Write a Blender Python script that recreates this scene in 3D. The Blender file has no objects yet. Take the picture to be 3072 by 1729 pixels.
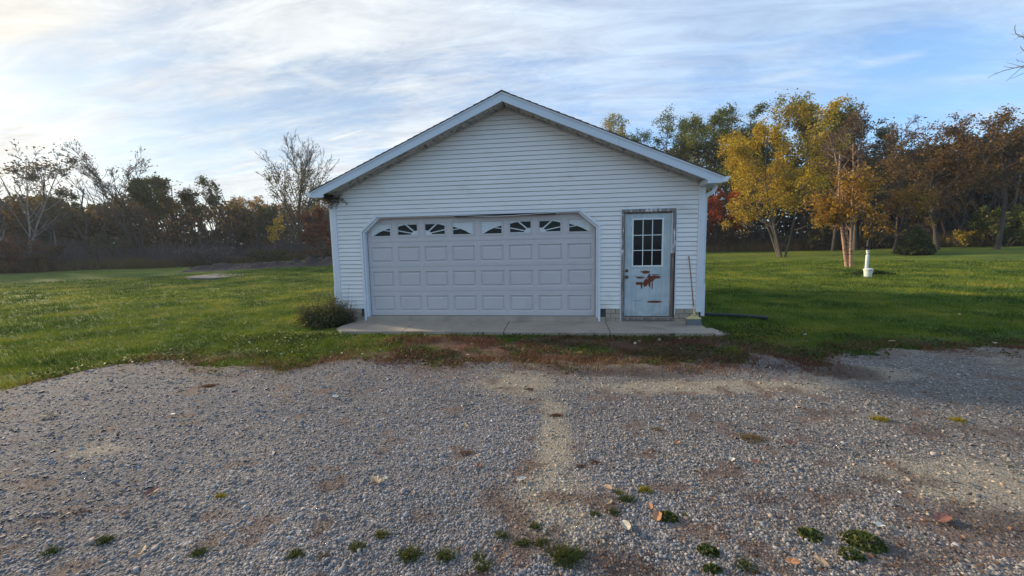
import bpy, math, random
import numpy as np
from mathutils import Vector
rng = np.random.default_rng(7)
random.seed(7)
scene = bpy.context.scene
COL = scene.collection

# ------------------------------------------------------------------ camera
CAM = np.array([1.7036, -7.9095, 1.4370]); YAW, PITCH, ROLL, FPX = -0.122337, 0.104327, 0.018965, 1154.0
def cam_axes():
    cy, sy = math.cos(YAW), math.sin(YAW)
    f0 = np.array([sy, cy, 0]); r0 = np.array([cy, -sy, 0]); u0 = np.array([0, 0, 1.0])
    f = f0*math.cos(PITCH)-u0*math.sin(PITCH); u = u0*math.cos(PITCH)+f0*math.sin(PITCH)
    return r0*math.cos(ROLL)-u*math.sin(ROLL), u*math.cos(ROLL)+r0*math.sin(ROLL), f
AX = cam_axes()
cam_d = bpy.data.cameras.new("camera"); cam = bpy.data.objects.new("camera", cam_d); COL.objects.link(cam)
from mathutils import Matrix
r_, u_, f_ = AX
cam.matrix_world = Matrix(((r_[0], u_[0], -f_[0], CAM[0]), (r_[1], u_[1], -f_[1], CAM[1]), (r_[2], u_[2], -f_[2], CAM[2]), (0, 0, 0, 1)))
cam_d.sensor_fit = 'HORIZONTAL'; cam_d.sensor_width = 36.0; cam_d.lens = 36.0*FPX/3072.0
cam_d.clip_start = 0.05; cam_d.clip_end = 3000
scene.camera = cam

# ------------------------------------------------------------------ light, sky, exposure
SUN_AZ, SUN_EL = math.radians(-68.0), math.radians(17.0)      # azimuth from +Y, clockwise
SUN_DIR = Vector((math.sin(SUN_AZ)*math.cos(SUN_EL), math.cos(SUN_AZ)*math.cos(SUN_EL), math.sin(SUN_EL)))
sd = bpy.data.lights.new("sun", 'SUN'); sd.energy = 3.2; sd.angle = math.radians(2.5); sd.color = (1.0, 0.80, 0.56)
so = bpy.data.objects.new("sun", sd); COL.objects.link(so)
so.rotation_euler = SUN_DIR.to_track_quat('Z', 'Y').to_euler(); so.location = (-30, 20, 30)
scene.view_settings.view_transform = 'Standard'; scene.view_settings.look = 'None'
scene.view_settings.exposure = 0.92; scene.view_settings.gamma = 1.0; scene.view_settings.use_curve_mapping = False
scene.render.engine = 'CYCLES'
scene.cycles.use_denoising = True
scene.cycles.max_bounces = 6; scene.cycles.diffuse_bounces = 3; scene.cycles.transparent_max_bounces = 8
scene.cycles.sample_clamp_indirect = 4.0

class NT:
    """small helper for node trees"""
    def __init__(s, tree): s.t = tree; s.n = tree.nodes; s.l = tree.links
    def add(s, kind, **kw):
        n = s.n.new(kind)
        for k, v in kw.items():
            if k.startswith('in_'):
                key = k[3:]; key = int(key) if key.isdigit() else key.replace('_', ' ')
                s.set(n.inputs[key], v)
            else: setattr(n, k, v)
        return n
    def set(s, sock, v):
        if hasattr(v, 'is_output') or isinstance(v, bpy.types.NodeSocket): s.l.new(v, sock)
        elif isinstance(v, (tuple, list)) and sock.type == 'RGBA' and len(v) == 3: sock.default_value = (*v, 1)
        else: sock.default_value = v
    def math(s, op, a, b=0.0, c=None, clamp=False):
        n = s.n.new('ShaderNodeMath'); n.operation = op; n.use_clamp = clamp
        s.set(n.inputs[0], a); s.set(n.inputs[1], b)
        if c is not None: s.set(n.inputs[2], c)
        return n.outputs[0]
    def vmath(s, op, a, b=(0, 0, 0), out=0):
        n = s.n.new('ShaderNodeVectorMath'); n.operation = op
        s.set(n.inputs[0], a); s.set(n.inputs[1], b); return n.outputs[out]
    def mix(s, f, a, b, blend='MIX'):
        n = s.n.new('ShaderNodeMix'); n.data_type = 'RGBA'; n.blend_type = blend
        s.set(n.inputs[0], f); s.set(n.inputs[6], a); s.set(n.inputs[7], b); return n.outputs[2]
    def ramp(s, f, stops, interp='LINEAR'):
        n = s.n.new('ShaderNodeValToRGB'); n.color_ramp.interpolation = interp; e = n.color_ramp.elements
        while len(e) < len(stops): e.new(0.5)
        for i, (p, c) in enumerate(stops):
            e[i].position = p; e[i].color = (c, c, c, 1) if not isinstance(c, tuple) else (*c, 1)
        s.set(n.inputs[0], f); return n.outputs[0]
    def noise(s, vec, scale, detail=4, rough=0.55, dist=0.0, out=0):
        n = s.n.new('ShaderNodeTexNoise'); s.set(n.inputs['Vector'], vec); n.inputs['Scale'].default_value = scale
        n.inputs['Detail'].default_value = detail; n.inputs['Roughness'].default_value = rough; n.inputs['Distortion'].default_value = dist
        return n.outputs[out]
    def smooth(s, v, a, b):
        n = s.n.new('ShaderNodeMapRange'); n.interpolation_type = 'SMOOTHSTEP'
        s.set(n.inputs[0], v); n.inputs[1].default_value = a; n.inputs[2].default_value = b; return n.outputs[0]

world = bpy.data.worlds.new("World"); scene.world = world; world.use_nodes = True
w = NT(world.node_tree); w.n.clear()
sky = w.add('ShaderNodeTexSky', sky_type='NISHITA', sun_disc=False, sun_elevation=SUN_EL, sun_rotation=SUN_AZ % (2*math.pi),
            air_density=1.0, dust_density=0.3, ozone_density=2.5, altitude=200)
tc = w.add('ShaderNodeTexCoord'); dirv = w.vmath('NORMALIZE', tc.outputs['Generated'])
sep = w.add('ShaderNodeSeparateXYZ', in_0=dirv); dz = w.math('MAXIMUM', sep.outputs[2], 0.0)
inv = w.math('DIVIDE', 1.0, w.math('ADD', dz, 0.16))
plane = w.vmath('MULTIPLY', dirv, w.add('ShaderNodeCombineXYZ', in_0=inv, in_1=inv, in_2=0.0).outputs[0])
def mapped(rot, sc, loc=(0, 0, 0)):
    m = w.add('ShaderNodeMapping'); w.set(m.inputs[0], plane); m.inputs[1].default_value = loc
    m.inputs[2].default_value = (0, 0, math.radians(rot)); m.inputs[3].default_value = sc; return m.outputs[0]
sund = w.vmath('DOT_PRODUCT', dirv, tuple(SUN_DIR), out=1)
near_sun = w.smooth(sund, -0.15, 0.95)
n_big = w.noise(mapped(20, (0.5, 0.9, 1), (3.1, 1.2, 0)), 1.0, 3, 0.5, 0.4)
n_streak = w.noise(mapped(-24, (0.55, 3.2, 1), (0.4, 2.0, 0)), 1.3, 8, 0.62, 0.7)
n_fine = w.noise(mapped(35, (2.2, 5.0, 1)), 3.2, 9, 0.72, 1.1)
cov = w.math('ADD', w.math('MULTIPLY', n_big, 0.75), w.math('MULTIPLY', n_streak, 0.75))
cov = w.math('ADD', cov, w.math('MULTIPLY', n_fine, 0.36))
cov = w.math('ADD', cov, w.math('MULTIPLY', near_sun, 0.22))
def px_dir(px, py):
    d = AX[2]+AX[0]*(px-1536)/FPX-AX[1]*(py-864.5)/FPX; return d/np.linalg.norm(d)
for (px, py, s0, s1, amt) in [((1000), 400, .98, 1.0, .20), (640, 500, .985, 1.0, .12), (2420, 300, .965, 1.0, .16), (2950, 290, .98, 1.0, .10), (2750, 60, .93, 1.0, -.20), (2150, 110, .95, 1.0, -.12), (350, 230, .97, 1.0, .10), (120, 420, .985, 1.0, .08)]:
    cov = w.math('SUBTRACT', cov, w.math('MULTIPLY', w.smooth(w.vmath('DOT_PRODUCT', dirv, tuple(px_dir(px, py)), out=1), s0, s1), amt))
mask = w.smooth(cov, 0.80, 1.20)
mask = w.math('ADD', w.math('MULTIPLY', mask, 0.66), 0.28)
lum = w.math('ADD', 0.86, w.math('MULTIPLY', w.math('SUBTRACT', w.noise(mapped(-30, (0.8, 2.6, 1), (5, 3, 0)), 2.6, 9, 0.68, 0.8), 0.5), 0.85))
cl_far = (0.345, 0.450, 0.580); cl_sun = (0.555, 0.575, 0.57)
ccol = w.mix(w.smooth(sund, 0.05, 0.90), cl_far, cl_sun); ccol = w.mix(w.smooth(sund, 0.945, 1.0), ccol, (0.64, 0.60, 0.50))
ccol = w.mix(1.0, ccol, w.add('ShaderNodeCombineXYZ', in_0=lum, in_1=lum, in_2=w.math('ADD', w.math('MULTIPLY', lum, 0.8), 0.2)).outputs[0], 'MULTIPLY')
# contrails: thin arcs on the dome (two end directions, half width, strength)
def px_dir(px, py):
    d = AX[2]+AX[0]*(px-1536)/FPX-AX[1]*(py-864.5)/FPX; return d/np.linalg.norm(d)
for (a, b, wd, st) in [((988, 422), (1096, 388), .0022, .5), ((668, 518), (790, 478), .0026, .6), ((790, 478), (700, 425), .010, .22),
                       ((2250, 248), (2450, 212), .007, .45), ((2560, 200), (2790, 158), .007, .45), ((2230, 175), (2420, 138), .009, .25),
                       ((1030, 265), (860, 205), .009, .25), ((2580, 290), (3050, 215), .02, .2)]:
    da, db = px_dir(*a), px_dir(*b); nrm = np.cross(da, db); nrm /= np.linalg.norm(nrm); mid = (da+db); mid /= np.linalg.norm(mid)
    tanv = np.cross(nrm, mid); hl = math.acos(float(np.clip(da@mid, -1, 1)))
    dist = w.math('ABSOLUTE', w.vmath('DOT_PRODUCT', dirv, tuple(nrm), out=1))
    wob = w.math('MULTIPLY', w.math('SUBTRACT', n_fine, 0.5), wd*2.0)
    ml = w.math('SUBTRACT', 1.0, w.smooth(w.math('ADD', dist, wob), 0.0, wd*1.6))
    al = w.math('ABSOLUTE', w.vmath('DOT_PRODUCT', dirv, tuple(tanv), out=1))
    me = w.math('SUBTRACT', 1.0, w.smooth(al, hl*0.5, hl*1.15))
    fr = w.math('GREATER_THAN', w.vmath('DOT_PRODUCT', dirv, tuple(mid), out=1), 0.5)
    mask = w.math('MAXIMUM', mask, w.math('ADD', mask, w.math('MULTIPLY', w.math('MULTIPLY', w.math('MULTIPLY', ml, me), fr), st)))
mask = w.math('MINIMUM', mask, 0.97)
SKY_STRENGTH = 0.13
skyc = w.mix(1.0, w.mix(1.0, sky.outputs[0], (0.82, 1.06, 1.24), 'MULTIPLY'), w.mix(w.smooth(sund, 0.1, 0.95), (1.0, 1.0, 1.0), (0.60, 0.50, 0.43)), 'MULTIPLY')
bg1 = w.add('ShaderNodeBackground', in_0=skyc, in_1=SKY_STRENGTH)
bg2 = w.add('ShaderNodeBackground', in_0=ccol, in_1=1.0)
ms = w.add('ShaderNodeMixShader'); w.set(ms.inputs[0], mask); w.l.new(bg1.outputs[0], ms.inputs[1]); w.l.new(bg2.outputs[0], ms.inputs[2])
wo = w.add('ShaderNodeOutputWorld'); w.l.new(ms.outputs[0], wo.inputs[0])

# ------------------------------------------------------------------ helpers
def vnoise(x, y, seed=0):
    xi = np.floor(x).astype(np.int64); yi = np.floor(y).astype(np.int64); fx = x-xi; fy = y-yi
    fx = fx*fx*(3-2*fx); fy = fy*fy*(3-2*fy)
    def h(a, b):
        n = (a*374761393+b*668265263+seed*1442695041) & 0xffffffff
        n = ((n ^ (n >> 13))*1274126177) & 0xffffffff
        return ((n ^ (n >> 16)) & 0xffff)/65535.0
    return (h(xi, yi)*(1-fx)+h(xi+1, yi)*fx)*(1-fy)+(h(xi, yi+1)*(1-fx)+h(xi+1, yi+1)*fx)*fy
def fbm(x, y, sc, seed=0, oct=4):
    x = np.asarray(x, float)*sc; y = np.asarray(y, float)*sc; s = 0; a = 1; t = 0
    for i in range(oct):
        s = s+a*vnoise(x+17*i, y-31*i, seed+i); t += a; a *= .5; x = x*2.03; y = y*2.03
    return s/t
def sst(v, a, b):
    t = np.clip((np.asarray(v, float)-a)/(b-a), 0, 1); return t*t*(3-2*t)
GZ = -0.14
AZT = np.radians([-180, -100, -62, -48, -32, -10, 5, 20, 33, 46, 80, 180]); RISE = np.array([.3, .3, .52, .55, 1.08, .9, .75, .68, .85, 1.18, 1.2, .3])
def gz(x, y):
    x = np.asarray(x, float); y = np.asarray(y, float); dx = x-CAM[0]; dy = y-CAM[1]
    d = np.hypot(dx, dy); az = np.arctan2(dx, dy); r = np.interp(az, AZT, RISE)
    z = GZ+r*sst(d, 12, 66)*(1+np.maximum(d-66, 0)*0.02)
    und = (fbm(x, y, .12, 5, 2)-.5)*.16*sst(d, 10, 25)
    mound = 0.10*sst(fbm(x, y, .9, 9, 3), .35, .8)*sst(np.hypot(dx, dy), 9.5, 13)*0.5
    return z+und+mound
def ray(px, py):
    return AX[2]+AX[0]*(px-1536)/FPX-AX[1]*(py-864.5)/FPX
def hit(px, py):
    """the spot of ground that a point of the photograph shows (used to measure where things stand)"""
    d = ray(px, py); d = d/math.hypot(d[0], d[1]); t = 1.0
    while t < 400:
        p = CAM+d*t
        if p[2] < float(gz(p[0], p[1])): break
        t += 0.02 if t < 12 else 0.15
    return CAM+d*t
def at_dist(px, D):
    d = ray(px, 740); d = d/math.hypot(d[0], d[1]); p = CAM+d*D; return np.array([p[0], p[1], float(gz(p[0], p[1]))])
def z_at(px, py, x, y):
    d = ray(px, py); return CAM[2]+d[2]*math.hypot(x-CAM[0], y-CAM[1])/math.hypot(d[0], d[1])

def mesh_np(name, V, F, mat, parent=None, mats=None, midx=None, attrs=None, smooth=False, corner_counts=None):
    """F: (n,3) or (n,4) array, or list of such arrays"""
    me = bpy.data.meshes.new(name); V = np.asarray(V, np.float32)
    Fs = F if isinstance(F, list) else [F]; Fs = [np.asarray(f, np.int32) for f in Fs if len(f)]
    loops = np.concatenate([f.ravel() for f in Fs]); cnt = np.concatenate([np.full(len(f), f.shape[1], np.int32) for f in Fs])
    st = np.concatenate([[0], np.cumsum(cnt)[:-1]]).astype(np.int32)
    me.vertices.add(len(V)); me.vertices.foreach_set('co', V.ravel())
    me.loops.add(len(loops)); me.loops.foreach_set('vertex_index', loops)
    me.polygons.add(len(cnt)); me.polygons.foreach_set('loop_start', st); me.polygons.foreach_set('loop_total', cnt)
    if midx is not None: me.polygons.foreach_set('material_index', np.asarray(midx, np.int32))
    for m in (mats or [mat]): me.materials.append(m)
    me.update(calc_edges=True)
    if attrs:
        for k, (dom, typ, arr) in attrs.items():
            a = me.attributes.new(k, typ, dom); arr = np.asarray(arr, np.float32)
            a.data.foreach_set('color' if typ == 'FLOAT_COLOR' else 'value', arr.ravel())
    if smooth: me.polygons.foreach_set('use_smooth', np.ones(len(cnt), bool))
    me.validate()
    return link(name, me, parent)
def link(name, me, parent=None):
    o = bpy.data.objects.new(name, me); COL.objects.link(o)
    if parent is not None: o.parent = parent
    return o
def tag(o, label=None, cat=None, group=None, kind=None):
    if label: o['label'] = label
    if cat: o['category'] = cat
    if group: o['group'] = group
    if kind: o['kind'] = kind
    return o
def thing(name, label, cat, loc=(0, 0, 0), group=None):
    o = bpy.data.objects.new(name, None); COL.objects.link(o); o.location = loc; o.empty_display_size = 0.2
    return tag(o, label, cat, group)

class MB:
    def __init__(s): s.v = []; s.f = []
    def poly(s, pts): 
        i = len(s.v); s.v += [tuple(map(float, p)) for p in pts]; s.f.append(tuple(range(i, i+len(pts)))); return s
    def box(s, x0, x1, y0, y1, z0, z1):
        i = len(s.v); s.v += [(x, y, z) for z in (z0, z1) for y in (y0, y1) for x in (x0, x1)]
        s.f += [(i+a, i+b, i+c, i+d) for a, b, c, d in ((0, 2, 3, 1), (4, 5, 7, 6), (0, 1, 5, 4), (2, 6, 7, 3), (0, 4, 6, 2), (1, 3, 7, 5))]; return s
    def prism(s, pts, axis, a, b):
        """pts: polygon in the two other axes; extruded along axis from a to b"""
        def P(p, t): return {'x': (t, p[0], p[1]), 'y': (p[0], t, p[1]), 'z': (p[0], p[1], t)}[axis]
        n = len(pts); i = len(s.v); s.v += [P(p, a) for p in pts]+[P(p, b) for p in pts]
        s.f.append(tuple(range(i, i+n))[::-1]); s.f.append(tuple(range(i+n, i+2*n)))
        for k in range(n): s.f.append((i+k, i+(k+1) % n, i+n+(k+1) % n, i+n+k))
        return s
    def tube(s, pts, rad, sides=8, cap=True, flat=None):
        pts = [np.array(p, float) for p in pts]; rad = [rad]*len(pts) if np.isscalar(rad) else rad; i = len(s.v); n = len(pts)
        up = None
        for k, p in enumerate(pts):
            t = pts[min(k+1, n-1)]-pts[max(k-1, 0)]; t /= np.linalg.norm(t)
            if up is None: up = np.array([0, 0, 1.]) if abs(t[2]) < .9 else np.array([1., 0, 0])
            a = np.cross(t, up); a /= np.linalg.norm(a); b = np.cross(a, t); up = b
            for j in range(sides):
                an = 2*math.pi*(j+.5)/sides; fa, fb = (flat or (1, 1)); q = p+rad[k]*(a*math.cos(an)*fa+b*math.sin(an)*fb); s.v.append(tuple(q))
        for k in range(n-1):
            for j in range(sides):
                s.f.append((i+k*sides+j, i+k*sides+(j+1) % sides, i+(k+1)*sides+(j+1) % sides, i+(k+1)*sides+j))
        if cap: s.f.append(tuple(i+j for j in range(sides))[::-1]); s.f.append(tuple(i+(n-1)*sides+j for j in range(sides)))
        return s
    def lathe(s, prof, c=(0, 0, 0), sides=20):
        i = len(s.v)
        for r, z in prof:
            for j in range(sides): an = 2*math.pi*j/sides; s.v.append((c[0]+r*math.cos(an), c[1]+r*math.sin(an), c[2]+z))
        for k in range(len(prof)-1):
            for j in range(sides): s.f.append((i+k*sides+j, i+k*sides+(j+1) % sides, i+(k+1)*sides+(j+1) % sides, i+(k+1)*sides+j))
        s.f.append(tuple(i+(len(prof)-1)*sides+j for j in range(sides))); s.f.append(tuple(i+j for j in range(sides))[::-1]); return s
    def build(s, name, mat, parent=None, bevel=0, smooth=False, mats=None):
        me = bpy.data.meshes.new(name); me.from_pydata(s.v, [], s.f)
        for m in (mats or [mat]): me.materials.append(m)
        if smooth: me.polygons.foreach_set('use_smooth', [True]*len(me.polygons))
        me.update(); o = link(name, me, parent)
        if bevel:
            b = o.modifiers.new('bevel', 'BEVEL'); b.width = bevel; b.segments = 2; b.limit_method = 'ANGLE'
        return o

# ------------------------------------------------------------------ materials
def material(name, col, rough=0.6, var=0.0, vscale=8.0, bump=0.0, bscale=40.0, metal=0.0, dirt=None, stretch=(1, 1, 1), spec=0.5, world=True):
    """dirt = (colour, noise scale, low, high): stains that belong to the surface"""
    m = bpy.data.materials.new(name); m.use_nodes = True; t = NT(m.node_tree); t.n.clear()
    out = t.add('ShaderNodeOutputMaterial'); b = t.add('ShaderNodeBsdfPrincipled'); t.l.new(b.outputs[0], out.inputs[0])
    g = t.add('ShaderNodeNewGeometry').outputs['Position'] if world else t.add('ShaderNodeTexCoord').outputs['Object']
    mp = t.add('ShaderNodeMapping'); t.set(mp.inputs[0], g); mp.inputs[3].default_value = stretch; v = mp.outputs[0]
    c = t.add('ShaderNodeRGB').outputs[0]; c.default_value = (*col, 1)
    if var:
        f = t.noise(v, vscale, 5, .6); k = t.add('ShaderNodeMapRange'); t.set(k.inputs[0], f); k.inputs[1].default_value = .25; k.inputs[2].default_value = .75
        k.inputs[3].default_value = 1-var; k.inputs[4].default_value = 1+var
        c = t.vmath('MULTIPLY', c, t.add('ShaderNodeCombineXYZ', in_0=k.outputs[0], in_1=k.outputs[0], in_2=k.outputs[0]).outputs[0])
    if dirt:
        for d in (dirt if isinstance(dirt, list) else [dirt]):
            f = t.smooth(t.noise(v, d[1], 6, .65, .3), d[2], d[3]); c = t.mix(f, c, d[0])
    t.set(b.inputs['Base Color'], c); b.inputs['Roughness'].default_value = rough; b.inputs['Metallic'].default_value = metal
    b.inputs['Specular IOR Level'].default_value = spec
    if name == 'white_vinyl':      # rain-splashed soil low on the wall, a few run marks
        sz = t.add('ShaderNodeSeparateXYZ', in_0=g).outputs[2]; c = t.mix(t.math('MULTIPLY', t.math('SUBTRACT', 1.0, t.smooth(sz, .12, .62)), t.math('MULTIPLY', t.noise(g, 6, 5, .7), .75)), c, (.36, .31, .25))
        m3 = t.add('ShaderNodeMapping'); t.set(m3.inputs[0], g); m3.inputs[3].default_value = (4, 1, .35); c = t.mix(t.math('MULTIPLY', t.smooth(t.noise(m3.outputs[0], 1.6, 6, .7), .55, .8), .35), c, (.42, .40, .35))
    if bump:
        bn = t.add('ShaderNodeBump'); bn.inputs['Strength'].default_value = 1; bn.inputs['Distance'].default_value = bump
        t.set(bn.inputs['Height'], t.noise(v, bscale, 5, .6)); t.l.new(bn.outputs[0], b.inputs['Normal'])
    m['t'] = 0; return m
M = {}
M['vinyl'] = material('white_vinyl', (.745, .73, .705), .42, .06, 1.3, 0.0012, 9, dirt=[((.50, .47, .41), 1.1, .52, .85), ((.36, .34, .30), 7, .66, .9)], stretch=(.6, 1, 1.2))
M['trim'] = material('white_trim', (.66, .69, .72), .38, .05, 3, .0006, 30, dirt=((.38, .37, .34), 5, .6, .9))
M['fascia'] = material('fascia_aluminium', (.53, .60, .66), .36, .04, 2, .0006, 12, dirt=((.40, .42, .42), 3, .6, .95), stretch=(.5, 1, 3))
M['soffit'] = material('mildewed_soffit', (.46, .43, .39), .6, .12, 6, .001, 50, dirt=[((.10, .09, .085), 9, .47, .66), ((.03, .028, .026), 26, .56, .7)])
M['frieze'] = material('stained_frieze', (.50, .49, .46), .5, .1, 6, dirt=((.12, .11, .10), 14, .5, .8))
M['gdoor'] = material('garage_door_steel', (.53, .495, .495), .45, .035, 2, .0007, 160, dirt=[((.42, .38, .34), 1.7, .55, .95)])
M['gap'] = material('dark_gap', (.012, .011, .010), .9)
M['glass_in'] = material('window_insert', (.58, .62, .62), .4, .12, 30)
M['shingle'] = material('asphalt_shingle', (.075, .065, .062), .9, .35, 60, .002, 200)
M['concrete'] = material('old_concrete', (.37, .305, .235), .88, .14, 2.4, .0022, 120, dirt=[((.19, .165, .13), 1.6, .5, .8), ((.12, .10, .085), 11, .62, .8)])
M['brick'] = material('painted_block', (.36, .30, .225), .8, .12, 12, .002, 60, dirt=((.16, .14, .11), 6, .5, .85))
M['mortar'] = material('mortar', (.17, .155, .13), .9, .1, 20)
M['darkwood'] = material('exposed_dark_wood', (.055, .035, .028), .8, .3, 30, .001, 80, stretch=(1, 1, .1))
M['inside'] = material('interior_dark', (.05, .05, .05), .9)
M['brass'] = material('tarnished_knob', (.16, .12, .09), .35, .2, 40, metal=.9)
M['handle_wood'] = material('broom_handle_wood', (.36, .17, .10), .55, .15, 20, stretch=(1, 1, .2))
M['yellow_plastic'] = material('faded_yellow_plastic', (.55, .44, .17), .5, .1, 20)
M['bristle'] = material('grey_bristles', (.13, .13, .14), .85, .35, 60, .002, 150, stretch=(4, 4, .3))
M['blackpipe'] = material('black_corrugated_pipe', (.022, .024, .028), .5, .2, 10)
M['pvc'] = material('white_pvc', (.72, .77, .76), .35, .05, 10, dirt=((.42, .42, .36), 6, .6, .9))
M['bucket'] = material('dirty_white_plastic', (.66, .68, .62), .45, .06, 8, dirt=((.35, .35, .27), 9, .55, .85))
M['castiron'] = material('black_cast_iron', (.022, .018, .015), .55, .3, 30, .002, 80, metal=.3)
M['bark_dark'] = material('dark_bark', (.062, .052, .043), .95, .35, 3, .01, 14, stretch=(1, 1, .3))
M['bark_grey'] = material('grey_bark', (.105, .088, .072), .95, .3, 3, .006, 14, stretch=(1, 1, .3))
M['bark_twig'] = material('brown_twig', (.105, .078, .066), .95, .3, 2)
M['bark_pale'] = material('pale_poplar_bark', (.27, .22, .18), .9, .3, 2, .004, 12, stretch=(1, 1, .4))
M['bark_birch'] = material('peeling_birch_bark', (.42, .26, .17), .85, .2, 4, .012, 22, dirt=[((.12, .075, .05), 5, .48, .62), ((.62, .47, .36), 9, .6, .72)], stretch=(1, 1, 2.2))

def leaf_material(name, stops, transl=.35, nscale=.35, mixn=.45, amp=3.2):
    m = bpy.data.materials.new(name); m.use_nodes = True; t = NT(m.node_tree); t.n.clear()
    out = t.add('ShaderNodeOutputMaterial')
    r = t.add('ShaderNodeAttribute', attribute_name='rnd').outputs['Fac']
    g = t.add('ShaderNodeNewGeometry').outputs['Position']
    f = t.math('ADD', t.math('MULTIPLY', t.math('SUBTRACT', t.noise(g, nscale, 3, .6), .5), mixn*amp), t.math('ADD', t.math('MULTIPLY', t.math('SUBTRACT', r, .5), 1-mixn), .5), clamp=True)
    c = t.ramp(f, stops)
    d = t.add('ShaderNodeBsdfPrincipled', in_Roughness=.6); t.set(d.inputs['Base Color'], c); d.inputs['Specular IOR Level'].default_value = .25
    tr = t.add('ShaderNodeBsdfTranslucent'); t.set(tr.inputs[0], t.mix(1.0, c, (1.25, 1.15, .6), 'MULTIPLY'))
    ms = t.add('ShaderNodeMixShader'); ms.inputs[0].default_value = transl
    t.l.new(d.outputs[0], ms.inputs[1]); t.l.new(tr.outputs[0], ms.inputs[2]); t.l.new(ms.outputs[0], out.inputs[0]); return m
L = {}
L['green'] = leaf_material('leaf_green', [(0, (.06, .085, .018)), (.45, (.12, .155, .028)), (.8, (.20, .20, .035)), (1, (.32, .25, .045))])
L['olive'] = leaf_material('leaf_olive', [(0, (.050, .060, .022)), (.5, (.085, .095, .03)), (.85, (.14, .13, .04)), (1, (.20, .15, .05))])
L['yellow'] = leaf_material('leaf_yellow', [(0, (.20, .135, .018)), (.4, (.40, .28, .024)), (.75, (.56, .40, .036)), (1, (.30, .29, .03))])
L['yellowgreen'] = leaf_material('leaf_yellow_green', [(0, (.14, .15, .02)), (.5, (.28, .24, .026)), (1, (.46, .32, .03))])
L['orange'] = leaf_material('leaf_orange_red', [(0, (.20, .04, .015)), (.5, (.42, .085, .025)), (1, (.48, .16, .04))])
L['amber'] = leaf_material('leaf_amber', [(0, (.15, .085, .018)), (.5, (.31, .17, .025)), (1, (.42, .28, .04))])
L['brown'] = leaf_material('leaf_brown', [(0, (.07, .045, .020)), (.5, (.15, .092, .034)), (1, (.26, .16, .045))])
L['rust'] = leaf_material('leaf_rust', [(0, (.07, .022, .013)), (.5, (.14, .045, .022)), (1, (.21, .08, .03))])
L['dry'] = leaf_material('leaf_dry_grey', [(0, (.07, .06, .05)), (.5, (.14, .12, .09)), (1, (.24, .19, .13))])
L['cedar'] = leaf_material('leaf_cedar', [(0, (.028, .040, .014)), (.6, (.060, .080, .018)), (1, (.12, .12, .025))], .15)
L['wood_left'] = leaf_material('foliage_far_left', [(0, (.055, .050, .046)), (.35, (.105, .08, .055)), (.55, (.10, .105, .042)), (.75, (.20, .105, .04)), (1, (.32, .23, .05))], .3, .16, .75)
L['wood_right'] = leaf_material('foliage_far_right', [(0, (.035, .040, .016)), (.4, (.065, .060, .022)), (.7, (.13, .075, .024)), (1, (.20, .12, .03))], .2, .10, .6)
L['brush'] = leaf_material('brush_twigs', [(0, (.065, .052, .05)), (.5, (.12, .092, .082)), (1, (.19, .14, .12))], .05, .25, .4)
L['tallgrass'] = leaf_material('tall_dry_grass', [(0, (.07, .075, .025)), (.45, (.13, .11, .045)), (.8, (.22, .15, .08)), (1, (.27, .17, .11))], .3, .12, .6)
L['lawn'] = leaf_material('lawn_blades', [(0, (.026, .058, .006)), (.4, (.072, .128, .011)), (.75, (.160, .205, .019)), (1, (.27, .25, .04))], .30, .55, .70, 4.2)
L['redweed'] = leaf_material('dry_red_weeds', [(0, (.065, .030, .022)), (.4, (.135, .060, .038)), (.75, (.21, .105, .055)), (1, (.36, .27, .13))], .25, .9, .4)
L['cover'] = leaf_material('ground_cover_leaves', [(0, (.022, .034, .010)), (.5, (.045, .070, .012)), (.85, (.075, .11, .02)), (1, (.12, .10, .03))], .3, .8, .4)
L['bits'] = leaf_material('leaf_bits', [(0, (.06, .032, .022)), (.5, (.14, .072, .042)), (1, (.30, .19, .11))], .1, 2.0, .2)
L['tuft'] = leaf_material('weed_green', [(0, (.030, .045, .012)), (.5, (.055, .080, .018)), (.8, (.10, .115, .03)), (1, (.20, .15, .04))], .3, 2.0, .3)

# ------------------------------------------------------------------ ground and driveway
def axis(lo, hi, a, b, fine, grow):
    c = list(np.arange(a, b+1e-6, fine)); s = fine
    while c[-1] < hi: s *= grow; c.append(c[-1]+s)
    s = fine; l = []
    p = a
    while p > lo: s *= grow; p -= s; l.append(p)
    return np.array(l[::-1]+c)
gx = axis(-500, 500, -9.5, 10.5, .09, 1.07); gy = axis(-120, 500, -8.6, .8, .065, 1.06)
X, Y = np.meshgrid(gx, gy)
EDGE = np.array([(-60, -26), (-16, -10.5), (-9, -6.6), (-6.2, -5.1), (-4.85, -4.25), (-4.62, -3.15), (-3.6, -3.05), (-2.78, -3.25), (-1.95, -3.4), (-1.5, -2.95), (-1.1, -2.8),
                 (0, -2.85), (1.8, -2.85), (3.0, -2.75), (3.8, -2.55), (4.4, -2.2), (5.0, -2.65), (5.5, -2.1), (6.5, -1.95), (8.3, -1.75), (14, -1.0), (60, 4)])
def gravel_depth(x, y):
    """metres inside the driveway (negative on the lawn side)"""
    e = np.interp(x, EDGE[:, 0], EDGE[:, 1])
    return e+(fbm(x, y, 2.2, 21, 4)-.5)*.75+(fbm(x, y, 9, 22, 3)-.5)*.22-y
def soil_mask(x, y):
    """strip of reddish soil and dry weeds between apron and driveway"""
    m = sst(y, -3.35, -2.85)*(1-sst(y, -1.35, -1.05))*sst(x, -2.2, -.6)*(1-sst(x, 4.6, 5.6))
    return m*sst(fbm(x, y, 1.4, 31, 4), .22, .45)
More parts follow.
